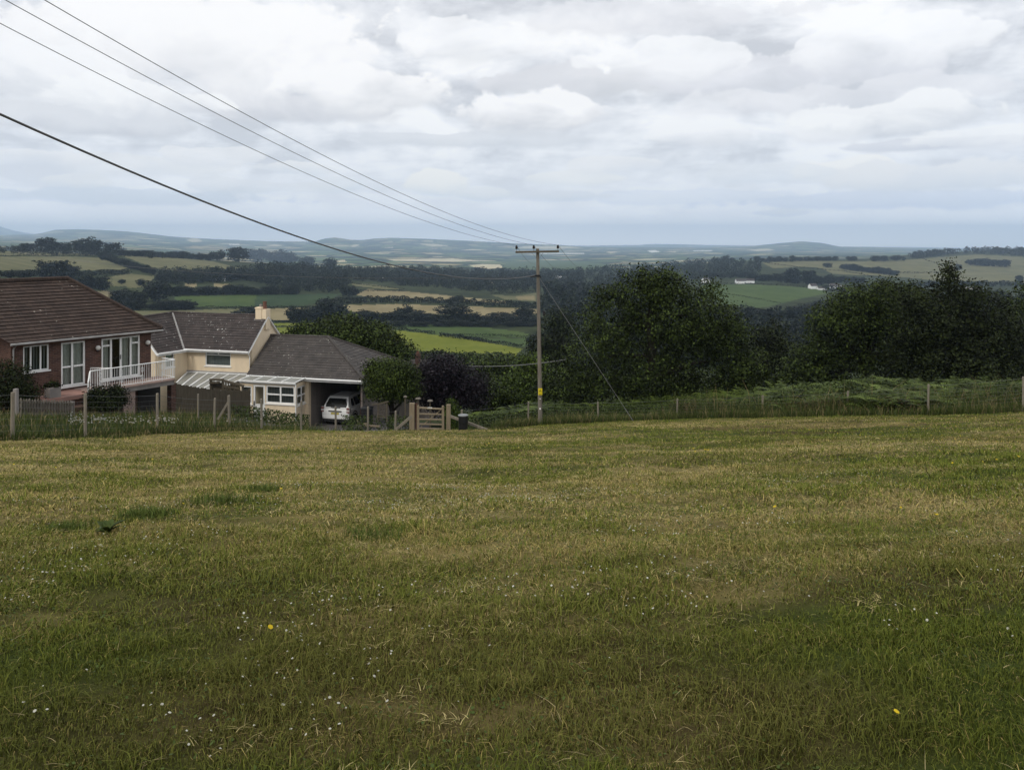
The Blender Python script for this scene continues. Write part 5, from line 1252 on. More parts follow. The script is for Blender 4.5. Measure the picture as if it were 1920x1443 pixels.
def crown_leaves(lobes, n, leaf, clump, gaps=0.36, k=16, seed=0, inner=0.22, up=0.25):
    """leaves in clumps through the outer shell of a set of lobes; uneven outline, holes where the noise is low"""
    c = np.array([l[0] for l in lobes], float); r = np.array([l[1] for l in lobes], float)
    area = (r[:, 0] * r[:, 2] + r[:, 0] * r[:, 1] + r[:, 1] * r[:, 2]); m = max(8, n // k)
    which = rng.choice(len(lobes), m, p=area / area.sum())
    d = unit(m)
    rad = np.where(rng.random(m) < inner, rng.uniform(0.35, 0.75, m), rng.uniform(0.78, 1.04, m))
    f = vnoise(d[:, 0] * 2.6 + which * 7.3 + seed, d[:, 1] * 2.6 + d[:, 2] * 3.1, seed + 3)
    rad = rad * (0.72 + 0.58 * f)
    keep = (f > gaps * 0.55) | (rng.random(m) < 0.25)
    cc = c[which] + d * r[which] * rad[:, None]
    cc, d, which = cc[keep], d[keep], which[keep]; m = len(cc)
    tc = np.clip(rng.random(m) ** 1.9 * 1.05, 0, 1)
    C = np.repeat(cc, k, 0) + rng.normal(size=(m * k, 3)) * clump * np.array([1, 1, 0.75])
    t = np.clip(np.repeat(tc, k) + rng.normal(0, 0.16, m * k), 0, 1)
    V = leaf_quads(C, leaf * rng.uniform(0.6, 1.35, m * k), out=np.repeat(d, k, 0), up=up)
    return V, np.repeat(t, 4)

def quads(n): return np.arange(n * 4).reshape(-1, 4)

def limbs(mb, base, top, r0, tips, n=8):
    base, top = Vector(base), Vector(top)
    pts = [base.lerp(top, i / 5) + Vector((random.uniform(-1, 1), random.uniform(-1, 1), 0)) * r0 * 0.5 * (i > 0) for i in range(6)]
    mb.tube(pts, [r0 * (1.25 if i == 0 else 1 - 0.13 * i) for i in range(6)], n)
    for tp in tips:
        tp = Vector(tp); f = random.uniform(0.35, 0.85); s = pts[0].lerp(pts[-1], f); mid_ = s.lerp(tp, 0.5) + Vector((0, 0, 0.06 * (tp - s).length))
        mb.tube([s, mid_, tp], [r0 * 0.5, r0 * 0.3, r0 * 0.08], 6)

def near_tree(name, label, cat, Y, lobes, n, leafpx, mat, base_px=None, group=None, deep=0.8, clump=1.6, trunk=True, gaps=0.36, jit=0.25, base_py=None, extra=None, ragged=14):
    """tree built from lobes given as (px, py, half width px, half height px) at distance Y"""
    k = Y / F; Ls = []
    for i, (px, py, rx, ry) in enumerate(lobes):
        yy = Y + random.uniform(-jit, jit) * rx * k * 2
        Ls.append((tuple(P(px, py, yy)), (rx * k, max(rx, ry * 0.8) * k * deep, ry * k)))
    if ragged:
        for _ in range(ragged):
            l = random.choice(lobes); a = random.uniform(-0.5, 3.64); q = random.uniform(0.10, 0.24)
            x_, y_ = l[0] + l[2] * math.cos(a) * random.uniform(0.85, 1.08), l[1] - l[3] * math.sin(a) * random.uniform(0.85, 1.08)
            Ls.append((tuple(P(x_, y_, Y + random.uniform(-1, 1) * l[2] * k * 0.6)), (l[2] * k * q, l[2] * k * q, l[3] * k * q * random.uniform(0.9, 1.6))))
    bx = base_px or sum(l[0] for l in lobes) / len(lobes)
    X = (bx - HX) / F * Y; zb = g1(X, Y)
    root = thing(name, (X, Y, zb), label, cat, group)
    V, t = crown_leaves(Ls, n, leafpx * k, clump * leafpx * k, gaps=gaps, seed=int(bx) % 97)
    np_mesh('crown', V, quads(len(V) // 4), M[mat], root, tint=t)
    if trunk:
        mb = MB(); zt = max(l[0][2] for l in Ls); w_ = max(l[1][0] for l in Ls)
        limbs(mb, (X, Y, zb - 0.3), (X, Y, zb + (zt - zb) * 0.8), max(0.05, 0.045 * (zt - zb)), [l[0] for l in Ls][:9]); mb.build('trunk', M['bark'], root)
    if extra: extra(root)
    return root

near_tree('broadleaf_tree', 'large dark green broadleaf tree with a ragged top right of the pole', 'tree', 47,
    [(1225,575,70,62),(1150,612,66,58),(1290,592,74,60),(1345,615,55,55),(1112,672,62,66),(1200,680,95,82),(1300,690,95,75),(1368,672,46,62),(1245,540,46,36),(1086,725,46,42),(1185,545,42,36),(1215,520,26,22),(1255,522,18,18),(1135,560,28,24),(1330,548,26,22),(1385,612,18,16),(1400,705,46,46),(1160,735,60,36),(1230,728,80,34),(1320,738,70,28)],
    74000, 5.0, 'leaf_mid', base_px=1220)
near_tree('broadleaf_tree', 'broad dark tree left in the big clump right of centre', 'tree', 54,
    [(1640,585,86,58),(1572,632,68,60),(1530,690,62,58),(1692,605,76,66),(1622,690,112,66),(1495,720,44,38),(1662,556,50,24),(1604,584,42,28),(1560,600,36,30)],
    52000, 5.0, 'leaf_mid', base_px=1620)
near_tree('conifer_tree', 'conifer with a brownish spike rising above the dark clump', 'tree', 51,
    [(1779,506,7,18),(1779,528,20,20),(1781,552,32,22),(1783,590,48,34),(1790,640,62,50),(1795,700,70,50)], 24000, 4.6, 'leaf_dark', base_px=1782)
near_tree('broadleaf_tree', 'dark spreading tree right of the conifer spike', 'tree', 49,
    [(1830,590,62,46),(1860,640,76,70),(1735,672,80,72),(1800,690,110,58),(1740,610,56,48),(1890,690,60,56),(1720,560,40,30)], 48000, 5.0, 'leaf_dark', base_px=1820)
near_tree('broadleaf_tree', 'lighter green tree at the right edge of the picture', 'tree', 58,
    [(1925,590,52,46),(1950,640,60,70),(1905,640,36,60),(1990,600,60,60),(1960,700,70,50)], 26000, 5.0, 'leaf_mid', base_px=1945)
near_tree('broadleaf_tree', 'small dark tree in the gap between the two big clumps', 'tree', 66,
    [(1432,680,42,58),(1455,640,34,36),(1415,725,40,34),(1475,700,34,50)], 15000, 4.8, 'leaf_dark', base_px=1440)
near_tree('broadleaf_tree', 'wide dark tree rising behind the hipped carport roof', 'tree', 63,
    [(650,645,96,44),(592,632,46,24),(715,655,48,36),(560,633,26,16),(640,616,52,20),(690,628,36,22),(745,668,30,26),(580,660,60,40)], 36000, 5.0, 'leaf_mid', base_px=655)
near_tree('round_bush', 'dense rounded bush with light tips at the carport corner', 'bush', 43.5,
    [(733,714,44,36),(712,700,27,22),(755,703,25,24),(733,694,34,15),(718,730,34,22),(752,730,30,20)], 24000, 4.0, 'leaf_bush', base_px=733, gaps=0.3, base_py=790)
near_tree('purple_bush', 'dark purple leaved bush with two humps behind the gate', 'bush', 47,
    [(818,702,36,34),(838,690,26,20),(802,722,26,36),(880,722,30,34),(855,738,46,34),(893,742,20,26),(826,742,38,30)], 26000, 4.2, 'leaf_purple', base_px=845, gaps=0.25)
near_tree('dark_shrub', 'dark rounded evergreen shrub beside the left end of the bungalow', 'shrub', 31.0,
    [(26,724,36,34),(-10,715,44,40),(52,745,22,20),(10,750,50,30)], 14000, 4.0, 'leaf_dark', base_px=15, gaps=0.1, trunk=False)
near_tree('dark_shrub', 'low dark shrub growing under the balcony railing', 'shrub', 33.0,
    [(200,742,30,15),(182,752,16,14),(222,744,12,14),(205,756,30,12)], 9000, 3.6, 'leaf_dark', base_px=205, gaps=0.1, trunk=False)
near_tree('conical_shrub', 'small clipped conical shrub between gate post and bin', 'shrub', 39.5,
    [(847,752,5,7),(847,762,10,10),(849,772,15,12),(851,785,19,14),(851,798,20,12)], 7000, 2.6, 'leaf_light', base_px=850, gaps=0.0, trunk=False, jit=0.0, ragged=0)
BUSH = [(930,708,46,38,68,'leaf_mid'),(985,702,46,34,76,'leaf_mid'),(1042,668,34,46,84,'leaf_dark'),(905,692,34,22,92,'leaf_mid'),(962,735,46,34,56,'leaf_light'),(1040,732,40,40,54,'leaf_mid'),
        (930,742,36,30,52,'leaf_mid'),(1000,700,40,38,60,'leaf_light'),(1075,745,30,30,52,'leaf_mid'),(905,735,26,32,54,'leaf_dark'),(860,678,36,13,120,'leaf_mid'),(810,673,34,11,130,'leaf_dark'),(935,682,36,12,125,'leaf_mid'),(760,672,30,11,140,'leaf_mid'),(1016,654,24,26,140,'leaf_dark'),(1048,612,30,36,170,'leaf_dark'),(1002,688,26,20,110,'leaf_mid')]
BL = ['broad mid green bush behind the dark purple bush and left of the pole', 'mid green bush just left of the pole below the bright field', 'dark bush immediately right of the pole at mid height', 'bush on the far side of the hollow above the purple bush', 'light green low bush in front of the others left of the pole', 'green bush at the foot of the big tree right of the pole',
      'low green bush right of the purple bush', 'pale green bush close behind the pole', 'small green bush under the left skirt of the big tree', 'dark bush touching the right side of the purple bush', 'distant bush in the row under the bright green field, above the purple bush', 'distant dark bush in the row under the bright green field, above the slate roof', 'distant bush at the right end of the row under the bright green field',
      'distant bush at the left end of the row under the bright green field', 'dark distant tree at the lower right corner of the bright green field', 'dark distant tree behind the pole between field and big tree', 'mid green bush below the lower right corner of the bright field']
for (px, py, rx, ry, Y, mt), lb in zip(BUSH, BL):
    L = [(px, py, rx * 0.75, ry * 0.8)] + [(px + rx * math.cos(a) * 0.55, py + ry * math.sin(a) * 0.5, rx * random.uniform(0.4, 0.55), ry * random.uniform(0.4, 0.6)) for a in np.linspace(0.4, 6.2, 6)]
    L.append((px, py + ry * 1.2, rx * 0.8, ry * 0.8))
    near_tree('bush', lb, 'bush', Y, L, int(rx * ry * 3.4) + 900, 4.6, mt, base_px=px, gaps=0.25, trunk=Y > 100)

# planter plants, dock and tussocks
V, t = crown_leaves([((planter_top.x, planter_top.y, planter_top.z + 0.05), (0.32, 0.22, 0.16))], 500, 0.09, 0.05); pl_ = np_mesh('plants', V, quads(len(V) // 4), M['leaf_dark'], pn, tint=t)
def rosette(name, label, cat, px, py, Y, nl, L, w_, mat, upr):
    X = (px - HX) / F * Y; z = float(ground(X, Y)[0]) if np.ndim(ground(X, Y)) else float(ground(X, Y))
    V = []; Qq = []; T = []
    for i in range(nl):
        a = i * 2.4 + random.uniform(-0.3, 0.3); l = L * random.uniform(0.6, 1.15); e = upr * random.uniform(0.6, 1.2); sg = []
        for j in range(6):
            f = j / 5; rr = l * f * math.cos(e * (1 - 0.7 * f)); hh = l * f * math.sin(e) * (1 - 0.30 * f); ww = w_ * l * (0.12 + math.sin(math.pi * min(f * 0.95 + 0.04, 1)) ** 0.8) * (0 if j == 5 else 1) + 0.002
            c = Vector((X + rr * math.cos(a), Y + rr * math.sin(a), z + hh)); s_ = Vector((-math.sin(a), math.cos(a), 0)) * ww / 2
            sg.append((c - s_ + Vector((0, 0, ww * 0.25)), c, c + s_ + Vector((0, 0, ww * 0.25))))
        b0 = len(V)
        for s3 in sg: V += [tuple(q) for q in s3]
        for j in range(5):
            for m in range(2): Qq.append((b0 + j * 3 + m, b0 + j * 3 + m + 1, b0 + j * 3 + m + 4, b0 + j * 3 + m + 3))
        T += [random.uniform(0.3, 0.9)] * 18
    o = np_mesh(name, np.array(V), np.array(Qq), M[mat], None, tint=T); return tag(o, label, cat)
def mdepth(py, px=960):
    ys = np.arange(2, 36, 0.02); pp = HY - (ground((px - HX) / F * ys, ys) - EYE) / ys * F
    return float(ys[np.nonzero(pp <= py)[0][0]])
rosette('dock_plant', 'broad leaved dock plant standing up in the mown grass at left', 'weed', 203, 992, mdepth(1002, 203), 11, 0.12, 0.34, 'leaf_mid', 1.25)
def tussock(px, py, Y, n, r, h, label):
    Y = mdepth(py + 10, px); X0 = (px - HX) / F * Y; X = X0 + np.clip(rng.normal(0, 1, n), -1.6, 1.6) * r; Yy = Y + np.clip(rng.normal(0, 1, n), -1.6, 1.6) * r * 0.8; Z = ground(X, Yy)
    col = (np.array([0.060, 0.088, 0.020]) + rng.random((n, 1)) * np.array([0.06, 0.065, 0.018]))
    v, q, tr_, c = blades(X, Yy, Z, h * rng.uniform(0.5, 1.2, n), np.full(n, 0.007), rng.uniform(0.1, 0.9, n), col, rng)
    tag(np_mesh('grass_tussock', v, [q, tr_], M['grass'], None, col=c), label, 'grass tuft')
tussock(275, 960, 8.6, 420, 0.13, 0.10, 'dark green grass tussock beside the dock plant'); tussock(122, 988, 7.6, 260, 0.09, 0.09, 'small green grass tussock left of the dock plant'); tussock(415, 932, 10.0, 420, 0.20, 0.10, 'wide green grass tussock beyond the dock plant, further right')
tussock(490, 912, 11.5, 300, 0.11, 0.09, 'faint green grass tussock furthest up the slope'); tussock(700, 998, 7.4, 240, 0.12, 0.09, 'green grass tussock alone at the middle of the meadow')

# clover and plantain leaves low in the turf
X, Y = scatter(1.9, 9, 26000, 0.72); k = fbm(X * 0.9 + 4, Y * 1.1, 181, 3) > 0.50; X, Y = X[k], Y[k]; n = len(X)
C_ = np.stack([X, Y, ground(X, Y) + rng.uniform(0.006, 0.028, n)], -1)
V = leaf_quads(C_, 0.013 * rng.uniform(0.6, 1.5, n), 0.8, up=1.6)
tag(np_mesh('clover', V, quads(n), M['leaf_mid'], tint=np.repeat(0.5 + 0.5 * rng.random(n), 4)), kind='stuff', label='small clover and plantain leaves low in the turf')
# ------------------------------------------------------------------ long grass, bracken
parts = []
def long_grass(X, Y, h, wd, pal, seedy=0.12, offz=0.0):
    n = len(X); Z = gz(X, Y) + offz
    i = rng.integers(0, len(pal), n); col = np.array(pal)[i] * rng.uniform(0.7, 1.3, (n, 1))
    sd_ = rng.random(n) < seedy; col[sd_] = np.array([0.24, 0.19, 0.095]) * rng.uniform(0.7, 1.2, (int(sd_.sum()), 1))
    H = h * rng.lognormal(-0.05, 0.3, n) * np.where(sd_, 1.25, 1.0)
    return blades(X, Y, Z, H, wd * rng.uniform(0.6, 1.3, n), rng.uniform(0.05, 0.75, n), col, rng)
GP = [(0.050, 0.070, 0.018), (0.066, 0.088, 0.022), (0.085, 0.105, 0.030), (0.040, 0.056, 0.018)]
# bank before the houses
n = 90000; Y = rng.uniform(17, 44, n); X = rng.uniform(-34, -3.5, n); px = HX + F * X / Y
e = edge_y(X); k = (Y > e + 0.12) & (px > -90) & (px < 560 + 60 * rng.random(n)) & ~((X > -13.2 + (Y - 45) * 0.15) & (Y > 37.8))
X, Y = X[k], Y[k]
parts.append(long_grass(X, Y, 0.15 + 0.26 * fbm(X * 0.35, Y * 0.35, 101, 3) * sstep(0, 2.0, Y - edge_y(X)), 0.016, GP, 0.10))
# strip along the meadow edge
def edge_strip(x0, x1, n, y0, y1, h, seedy, wd=0.015):
    X = rng.uniform(x0, x1, n); Y = edge_y(X) + rng.uniform(y0, y1, n)
    return long_grass(X, Y, h * (0.55 + 0.9 * fbm(X * 0.5, Y * 0.9, 111, 3)), wd, GP, seedy)
parts += [edge_strip(-20, -7.6, 9000, 0.1, 0.9, 0.24, 0.08), edge_strip(-20, -7.6, 5000, -0.35, 0.1, 0.10, 0.2), edge_strip(-11, 0, 12000, -1.6, 0.5, 0.10, 0.22), edge_strip(-0.5, 4, 6000, -0.6, 1.4, 0.22, 0.14), edge_strip(-1, 30, 36000, -0.6, 1.6, 0.34, 0.10), edge_strip(8, 30, 24000, 0.5, 3.0, 0.75, 0.08, 0.018), edge_strip(-2, 8, 5000, 1.0, 3.0, 0.35, 0.05, 0.018)]
V, QQ, C = join(parts)
tag(np_mesh('long_grass', V, QQ, M['grass'], col=C), kind='stuff', label='long uncut grass along the fence and over the bank')
# reddish seeding docks in the verge
X = rng.uniform(8, 26, 900); Y = edge_y(X) + rng.uniform(-0.2, 2.0, 900); k = fbm(X * 0.5, Y * 0.4, 121, 3) > 0.52; X, Y = X[k], Y[k]
C_ = np.stack([np.repeat(X, 14), np.repeat(Y, 14), np.repeat(gz(X, Y), 14) + rng.uniform(0.1, 0.75, len(X) * 14)], -1) + rng.normal(size=(len(X) * 14, 3)) * 0.05
V = leaf_quads(C_, 0.05); tag(np_mesh('seeding_docks', V, quads(len(V) // 4), M['leaf_brown'], tint=rng.random(len(V))), kind='stuff', label='reddish brown seeding docks in the verge')
def ox_eye(n, x0, x1, y0, y1):
    px = rng.uniform(x0, x1, n); py = rng.uniform(y0, y1, n); pts = []
    for a, b_ in zip(px, py):
        ys = np.arange(20, 40, 0.15); xs = (a - HX) / F * ys; pp = HY - (gz(xs, ys) + 0.45 - EYE) / ys * F; kk = np.nonzero(pp <= b_)[0]
        if len(kk): pts.append(((a - HX) / F * ys[kk[0]], ys[kk[0]]))
    return np.array(pts)
pts = np.concatenate([ox_eye(130, 128, 335, 782, 801), ox_eye(30, 130, 200, 778, 792), ox_eye(8, 420, 520, 780, 800)])
X, Y = pts[:, 0], pts[:, 1]; n = len(X); Z = gz(X, Y) + rng.uniform(0.42, 0.56, n); ang = np.arange(8) * np.pi / 4; rr = 0.019 * rng.uniform(0.7, 1.3, n)
ring_ = np.stack([X[:, None] + rr[:, None] * np.cos(ang), Y[:, None] - 0.5 * rr[:, None] * np.sin(ang), Z[:, None] + 0.85 * rr[:, None] * np.sin(ang)], -1)
tag(np_mesh('oxeye_daisies', ring_.reshape(-1, 3), [np.arange(n * 8).reshape(-1, 8)], M['flower'], col=np.full((n * 8, 3), 0.62)), kind='stuff', label='white ox-eye daisies in the long grass of the bank')

def bracken(n, x0, x1):
    px = rng.uniform(x0, x1, n); d = rng.random(n) ** 1.3 * 8.0 + 0.25
    Y = 36 + 0 * px
    for _ in range(3): X = (px - HX) / F * Y; Y = edge_y(X) + 0.8 + d
    X = (px - HX) / F * Y; zb = gz(X, Y)
    yt = np.interp(px, [860,960,1010,1120,1180,1260,1330,1400,1500,1640,1760,1920,2050], [782,770,762,757,755,746,738,729,718,709,714,712,708]) + 34 * np.clip(1 - d / 5.0, 0, 1) + rng.normal(0, 3, n) + 26 * (0.5 - fbm(X * 0.55, Y * 0.55, 171, 3))
    h = np.clip(EYE - (yt - HY) / F * Y - zb, 0.25, 2.3)
    hh = h * np.where(rng.random(n) < 0.55, rng.uniform(0.8, 1.0, n), rng.uniform(0.3, 0.8, n))
    az_ = rng.uniform(0, 2 * np.pi, n); L = rng.uniform(0.5, 1.05, n); tn = np.clip(rng.normal(0.40, 0.27, n) + 0.25 * (fbm(X * 0.4, Y * 0.4, 131, 2) - 0.5), 0, 1)
    m = 9; V = []; T = []; rz = rng.random(n); rz2 = rng.random(n)
    dirx, diry = np.cos(az_), np.sin(az_); sxx, syy = -diry, dirx
    for j in range(m):
        f = (j + 0.5) / m
        cx = X + dirx * L * f; cyy = Y + diry * L * f; cz = zb + hh - 0.16 + L * ((0.25 + 0.5 * rz) * f - (0.35 + 0.55 * rz2) * f * f)
        pl = L * 0.40 * (1 - f) ** 0.8 + 0.03; pw = L / m * 0.95
        for sg in (-1, 1):
            a0 = np.stack([cx, cyy, cz], -1); tip = np.stack([cx + sg * sxx * pl + dirx * pl * 0.35, cyy + sg * syy * pl + diry * pl * 0.35, cz - pl * 0.22], -1)
            w2 = np.stack([dirx * pw / 2, diry * pw / 2, 0 * pw], -1); md = (a0 + tip) / 2
            V.append(np.stack([a0 - w2 * 0.6, md - w2, tip, md + w2], 1)); T.append(np.repeat(tn[:, None] + rng.normal(0, 0.07, (n, 1)), 4, 1))
    V = np.stack(V, 1).reshape(-1, 3); T = np.clip(np.stack(T, 1).reshape(-1), 0, 1)
    st = []
    return V, T
V, T = bracken(6200, 1130, 2060); V2, T2 = bracken(2200, 880, 1150)
o = np_mesh('bracken', np.concatenate([V, V2]), quads((len(V) + len(V2)) // 4), M['bracken'], tint=np.concatenate([T, T2])); tag(o, kind='stuff', label='dense bright green bracken behind the wire fence')
# brambles and nettles filling in under it
def scrub(n, x0, x1, dmax, hmax, leaf):
    px = rng.uniform(x0, x1, n); d = rng.uniform(0.4, dmax, n); Y = np.full(n, 37.0)
    for _ in range(3): X = (px - HX) / F * Y; Y = edge_y(X) + 0.6 + d
    X = (px - HX) / F * Y; C_ = np.stack([X, Y, gz(X, Y) + hmax * rng.random(n) * (0.5 + 0.6 * fbm(X * 0.6, Y * 0.6, 141, 2))], -1)
    return leaf_quads(C_, leaf * rng.uniform(0.6, 1.3, n), up=0.5)
def over_bracken(n):
    px = rng.uniform(1180, 2050, n); d = rng.random(n) * 6 + 0.4; Y = np.full(n, 36.0)
    for _ in range(3): X = (px - HX) / F * Y; Y = edge_y(X) + 0.8 + d
    X = (px - HX) / F * Y; k = fbm(X * 0.7 + 3, Y * 0.7, 191, 3) > 0.50; px, X, Y, d = px[k], X[k], Y[k], d[k]
    yt = np.interp(px, [1180,1260,1330,1400,1500,1640,1760,1920,2050], [757,748,740,731,720,711,714,712,708]) + 34 * np.clip(1 - d / 5.0, 0, 1) + rng.normal(0, 7, len(px)) - 12 * (fbm(X * 1.3, Y * 1.3, 193, 2) - 0.5)
    zt = EYE - (yt - HY) / F * Y; C_ = np.stack([X, Y, np.maximum(zt - rng.random(len(X)) ** 1.6 * 0.6, gz(X, Y) + 0.1)], -1)
    return leaf_quads(C_, 0.11 * rng.uniform(0.6, 1.4, len(X)), up=0.4)
V = np.concatenate([over_bracken(22000), scrub(26000, 860, 2050, 5, 0.95, 0.12), scrub(8000, 890, 1130, 7, 1.0, 0.13)])
tag(np_mesh('brambles', V, quads(len(V) // 4), M['leaf_mid'], tint=np.repeat(np.clip(rng.normal(0.4, 0.22, len(V) // 4), 0, 1), 4)), kind='stuff', label='brambles and nettles tangled along the fence')
# weeds by the porch and drive
px = rng.uniform(430, 580, 3500); Yv = rng.uniform(38.5, 43.2, 3500); X = (px - HX) / F * Yv; C_ = np.stack([X, Yv, gz(X, Yv) + rng.random(3500) ** 1.5 * 0.75], -1)
V = leaf_quads(C_, 0.12 * rng.uniform(0.6, 1.3, 3500)); px = rng.uniform(640, 770, 3000); Yv = rng.uniform(36.5, 42, 3000); X = (px - HX) / F * Yv; k = fbm(X * 1.2, Yv * 0.6, 151, 2) > 0.5
C_ = np.stack([X, Yv, gz(X, Yv) + rng.random(3000) ** 1.3 * 0.8], -1)[k]; V = np.concatenate([V, leaf_quads(C_, 0.11)])
tag(np_mesh('garden_weeds', V, quads(len(V) // 4), M['leaf_mid'], tint=np.repeat(np.clip(rng.normal(0.5, 0.25, len(V) // 4), 0, 1), 4)), kind='stuff', label='straggling weeds and garden plants along the drive edges')
# ------------------------------------------------------------------ distant trees, hedges, woods and houses
PROTO = []
for s in range(6):
    L = [((0, 0, 0.50), (0.36, 0.36, 0.42)), ((0, 0, 0.45), (0.28, 0.28, 0.34))]
    for i in range(9):
        a = rng.uniform(0, 2 * np.pi); zz = rng.uniform(0.20, 0.84); rr = 0.30 * math.sqrt(max(0.05, 1 - ((zz - 0.52) / 0.46) ** 2)); q = rng.uniform(0.15, 0.23)
        L.append(((rr * math.cos(a), rr * math.sin(a), zz), (q, q, q * 0.85)))
    V, t = crown_leaves(L, 2400, 0.085, 0.045, gaps=0.15, k=9, seed=s * 5)
    V[:, 2] = np.clip(V[:, 2], 0.02, 1.05)
    mb = MB(); mb.tube([(0, 0, -0.08), (0.005, 0, 0.2), (0, 0.005, 0.5)], [0.035, 0.026, 0.015], 6)
    tv = np.array(mb.v); nq = len(V) // 4
    mi = np.concatenate([np.zeros(nq, int), np.ones(len(mb.f), int)])
    tq = np.array([f for f in mb.f if len(f) == 4]) + len(V); tn = [np.array([f]) + len(V) for f in mb.f if len(f) != 4]
    for tm in ('leaf_far', 'leaf_mid'):
        me = np_mesh('tree', np.concatenate([V, tv]), [quads(nq), tq], [M[tm], M['bark']], tint=np.concatenate([t, np.zeros(len(tv))]), mi=np.concatenate([np.zeros(nq, int), np.ones(len(tq), int)]), make=False)
        PROTO.append(me)
NT = [0]
def far_tree(px, py, wpx, hpx, label, group, mid=False, name='tree'):
    q = gpt(px, py); k = q.y / F
    me = PROTO[random.randrange(6) * 2 + (1 if mid else 0)]
    o = bpy.data.objects.new(name, me); COL.objects.link(o); NT[0] += 1
    o.location = q - Vector((0, 0, 0.02 * hpx * k)); o.scale = (wpx * k * 1.25, wpx * k * 1.25, hpx * k * 1.06); o.rotation_euler = (0, 0, random.uniform(0, 6.28))
    return tag(o, label, 'tree', group)
def row(x0, y0, x1, y1, n, w, h, label, group, mid=False, jx=0.4):
    for i in range(n):
        f = (i + 0.5 + random.uniform(-jx, jx)) / n
        hh = random.uniform(*h); far_tree(x0 + (x1 - x0) * f, y0 + (y1 - y0) * f, random.uniform(*w), hh, label, group, mid)
# left ridge skyline
g = 'trees on the left ridge skyline'
for px, py, w_, h_, lb in ((48, 473, 34, 17, 'low round tree at the left end of the clump on the left skyline'), (91, 475, 34, 30, 'tall dark tree, first of the big pair on the left skyline'), (120, 476, 30, 22, 'middle tree filling the gap of the left skyline clump'), (155, 476, 46, 33, 'tallest broad tree of the left skyline clump'), (175, 477, 26, 28, 'tree at the right end of the left skyline clump'), (210, 478, 28, 24, 'single dome shaped tree just right of the left skyline clump')):
    far_tree(px, py, w_, h_, lb, None)
row(225, 479, 330, 484, 14, (14, 20), (8, 13), 'low tree in the line running right along the left ridge', g)
row(330, 484, 400, 489, 8, (14, 20), (10, 15), 'low tree in the line running right along the left ridge', g)
for px, py, w_, h_, lb in ((408, 489, 26, 21, 'rounded tree rising above the ridge line left of the long wood'), (448, 491, 40, 28, 'first big dome of the wood on the middle left ridge'), (480, 492, 36, 26, 'second big dome of the wood on the middle left ridge'), (515, 494, 44, 27, 'third big dome of the wood on the middle left ridge'), (543, 496, 30, 24, 'last dome at the right end of the middle left ridge wood'), (575, 500, 28, 19, 'smaller tree stepping down right of the ridge wood'), (617, 502, 26, 20, 'lone pointed tree at the end of the ridge wood')):
    far_tree(px, py, w_, h_, lb, None)
# left fields
for px, py, w_, h_, lb in ((100, 523, 52, 36, 'large round field tree above the bungalow ridge'), (128, 522, 36, 24, 'smaller field tree leaning on the large one above the bungalow'), (45, 522, 30, 16, 'low bush in the hedge above the bungalow roof'), (20, 521, 30, 13, 'low bush at the left picture edge above the bungalow roof'), (162, 543, 36, 32, 'round tree behind the top corner of the bungalow roof'), (192, 544, 30, 25, 'second round tree right of the bungalow roof corner'), (228, 533, 12, 10, 'tiny round tree alone in the small pasture'), (262, 536, 18, 14, 'small tree at the right end of the small pasture'), (145, 532, 22, 14, 'bush close behind the bungalow roof'), (250, 577, 40, 32, 'round dark tree above the bungalow hip'), (298, 566, 54, 40, 'tall dark tree above the cottage roof'), (228, 566, 40, 22, 'dark tree left of the tall one above the cottage roof'), (340, 578, 40, 16, 'low tree at the right end of the dark clump above the cottage')):
    far_tree(px, py, w_, h_, lb, None)
row(200, 582, 365, 580, 9, (24, 34), (13, 20), 'low dark tree in the hedge line above the cottage roof', 'trees in the hedge above the cottage')
row(318, 553, 560, 552, 15, (18, 30), (12, 20), 'dark tree in the belt above the left green field', 'trees in the belt above the left green field')
row(292, 528, 480, 524, 14, (20, 28), (12, 20), 'dark tree in the wood below the left ridge', 'trees in the wood below the left ridge')
row(185, 484, 292, 517, 12, (14, 20), (10, 15), 'tree in the slanting hedge down the left hill', 'trees of the slanting hedge on the left hill')
# middle
for px, py, w_, h_, lb in ((655, 558, 32, 24, 'round tree at the left end of the straw field'), (857, 566, 26, 13, 'rounded bush in the hedge between the two straw fields'), (470, 594, 44, 18, 'dark bush row behind the chimney'), (442, 595, 20, 12, 'small bush left of the chimney')):
    far_tree(px, py, w_, h_, lb, None)
row(548, 606, 610, 600, 4, (34, 44), (26, 34), 'dark tree in the left part of the long tree line before the straw field', 'trees of the long dark tree line')
for px, py, w_, h_, lb in ((620, 600, 60, 42, 'largest dome of the long dark tree line, above the carport'), (762, 602, 34, 32, 'tall narrow dome in the middle of the long dark tree line'), (855, 606, 66, 36, 'broad dome of the long dark tree line before the straw field'), (985, 606, 44, 30, 'dome at the right end of the long dark tree line by the pole'), (935, 607, 40, 22, 'low dome right of the broad one in the long dark tree line')): far_tree(px, py, w_, h_, lb, None)
row(650, 605, 830, 607, 9, (32, 42), (18, 26), 'lower tree of the long dark tree line', 'trees of the long dark tree line'); row(880, 608, 1015, 610, 6, (30, 40), (15, 22), 'lower tree of the long dark tree line', 'trees of the long dark tree line')
row(660, 612, 1000, 612, 16, (22, 30), (8, 13), 'shrub along the foot of the long dark tree line', 'shrubs at the foot of the long tree line')
row(1008, 650, 1085, 690, 8, (34, 46), (24, 34), 'dark tree in the hollow behind the pole', 'trees in the hollow behind the pole')
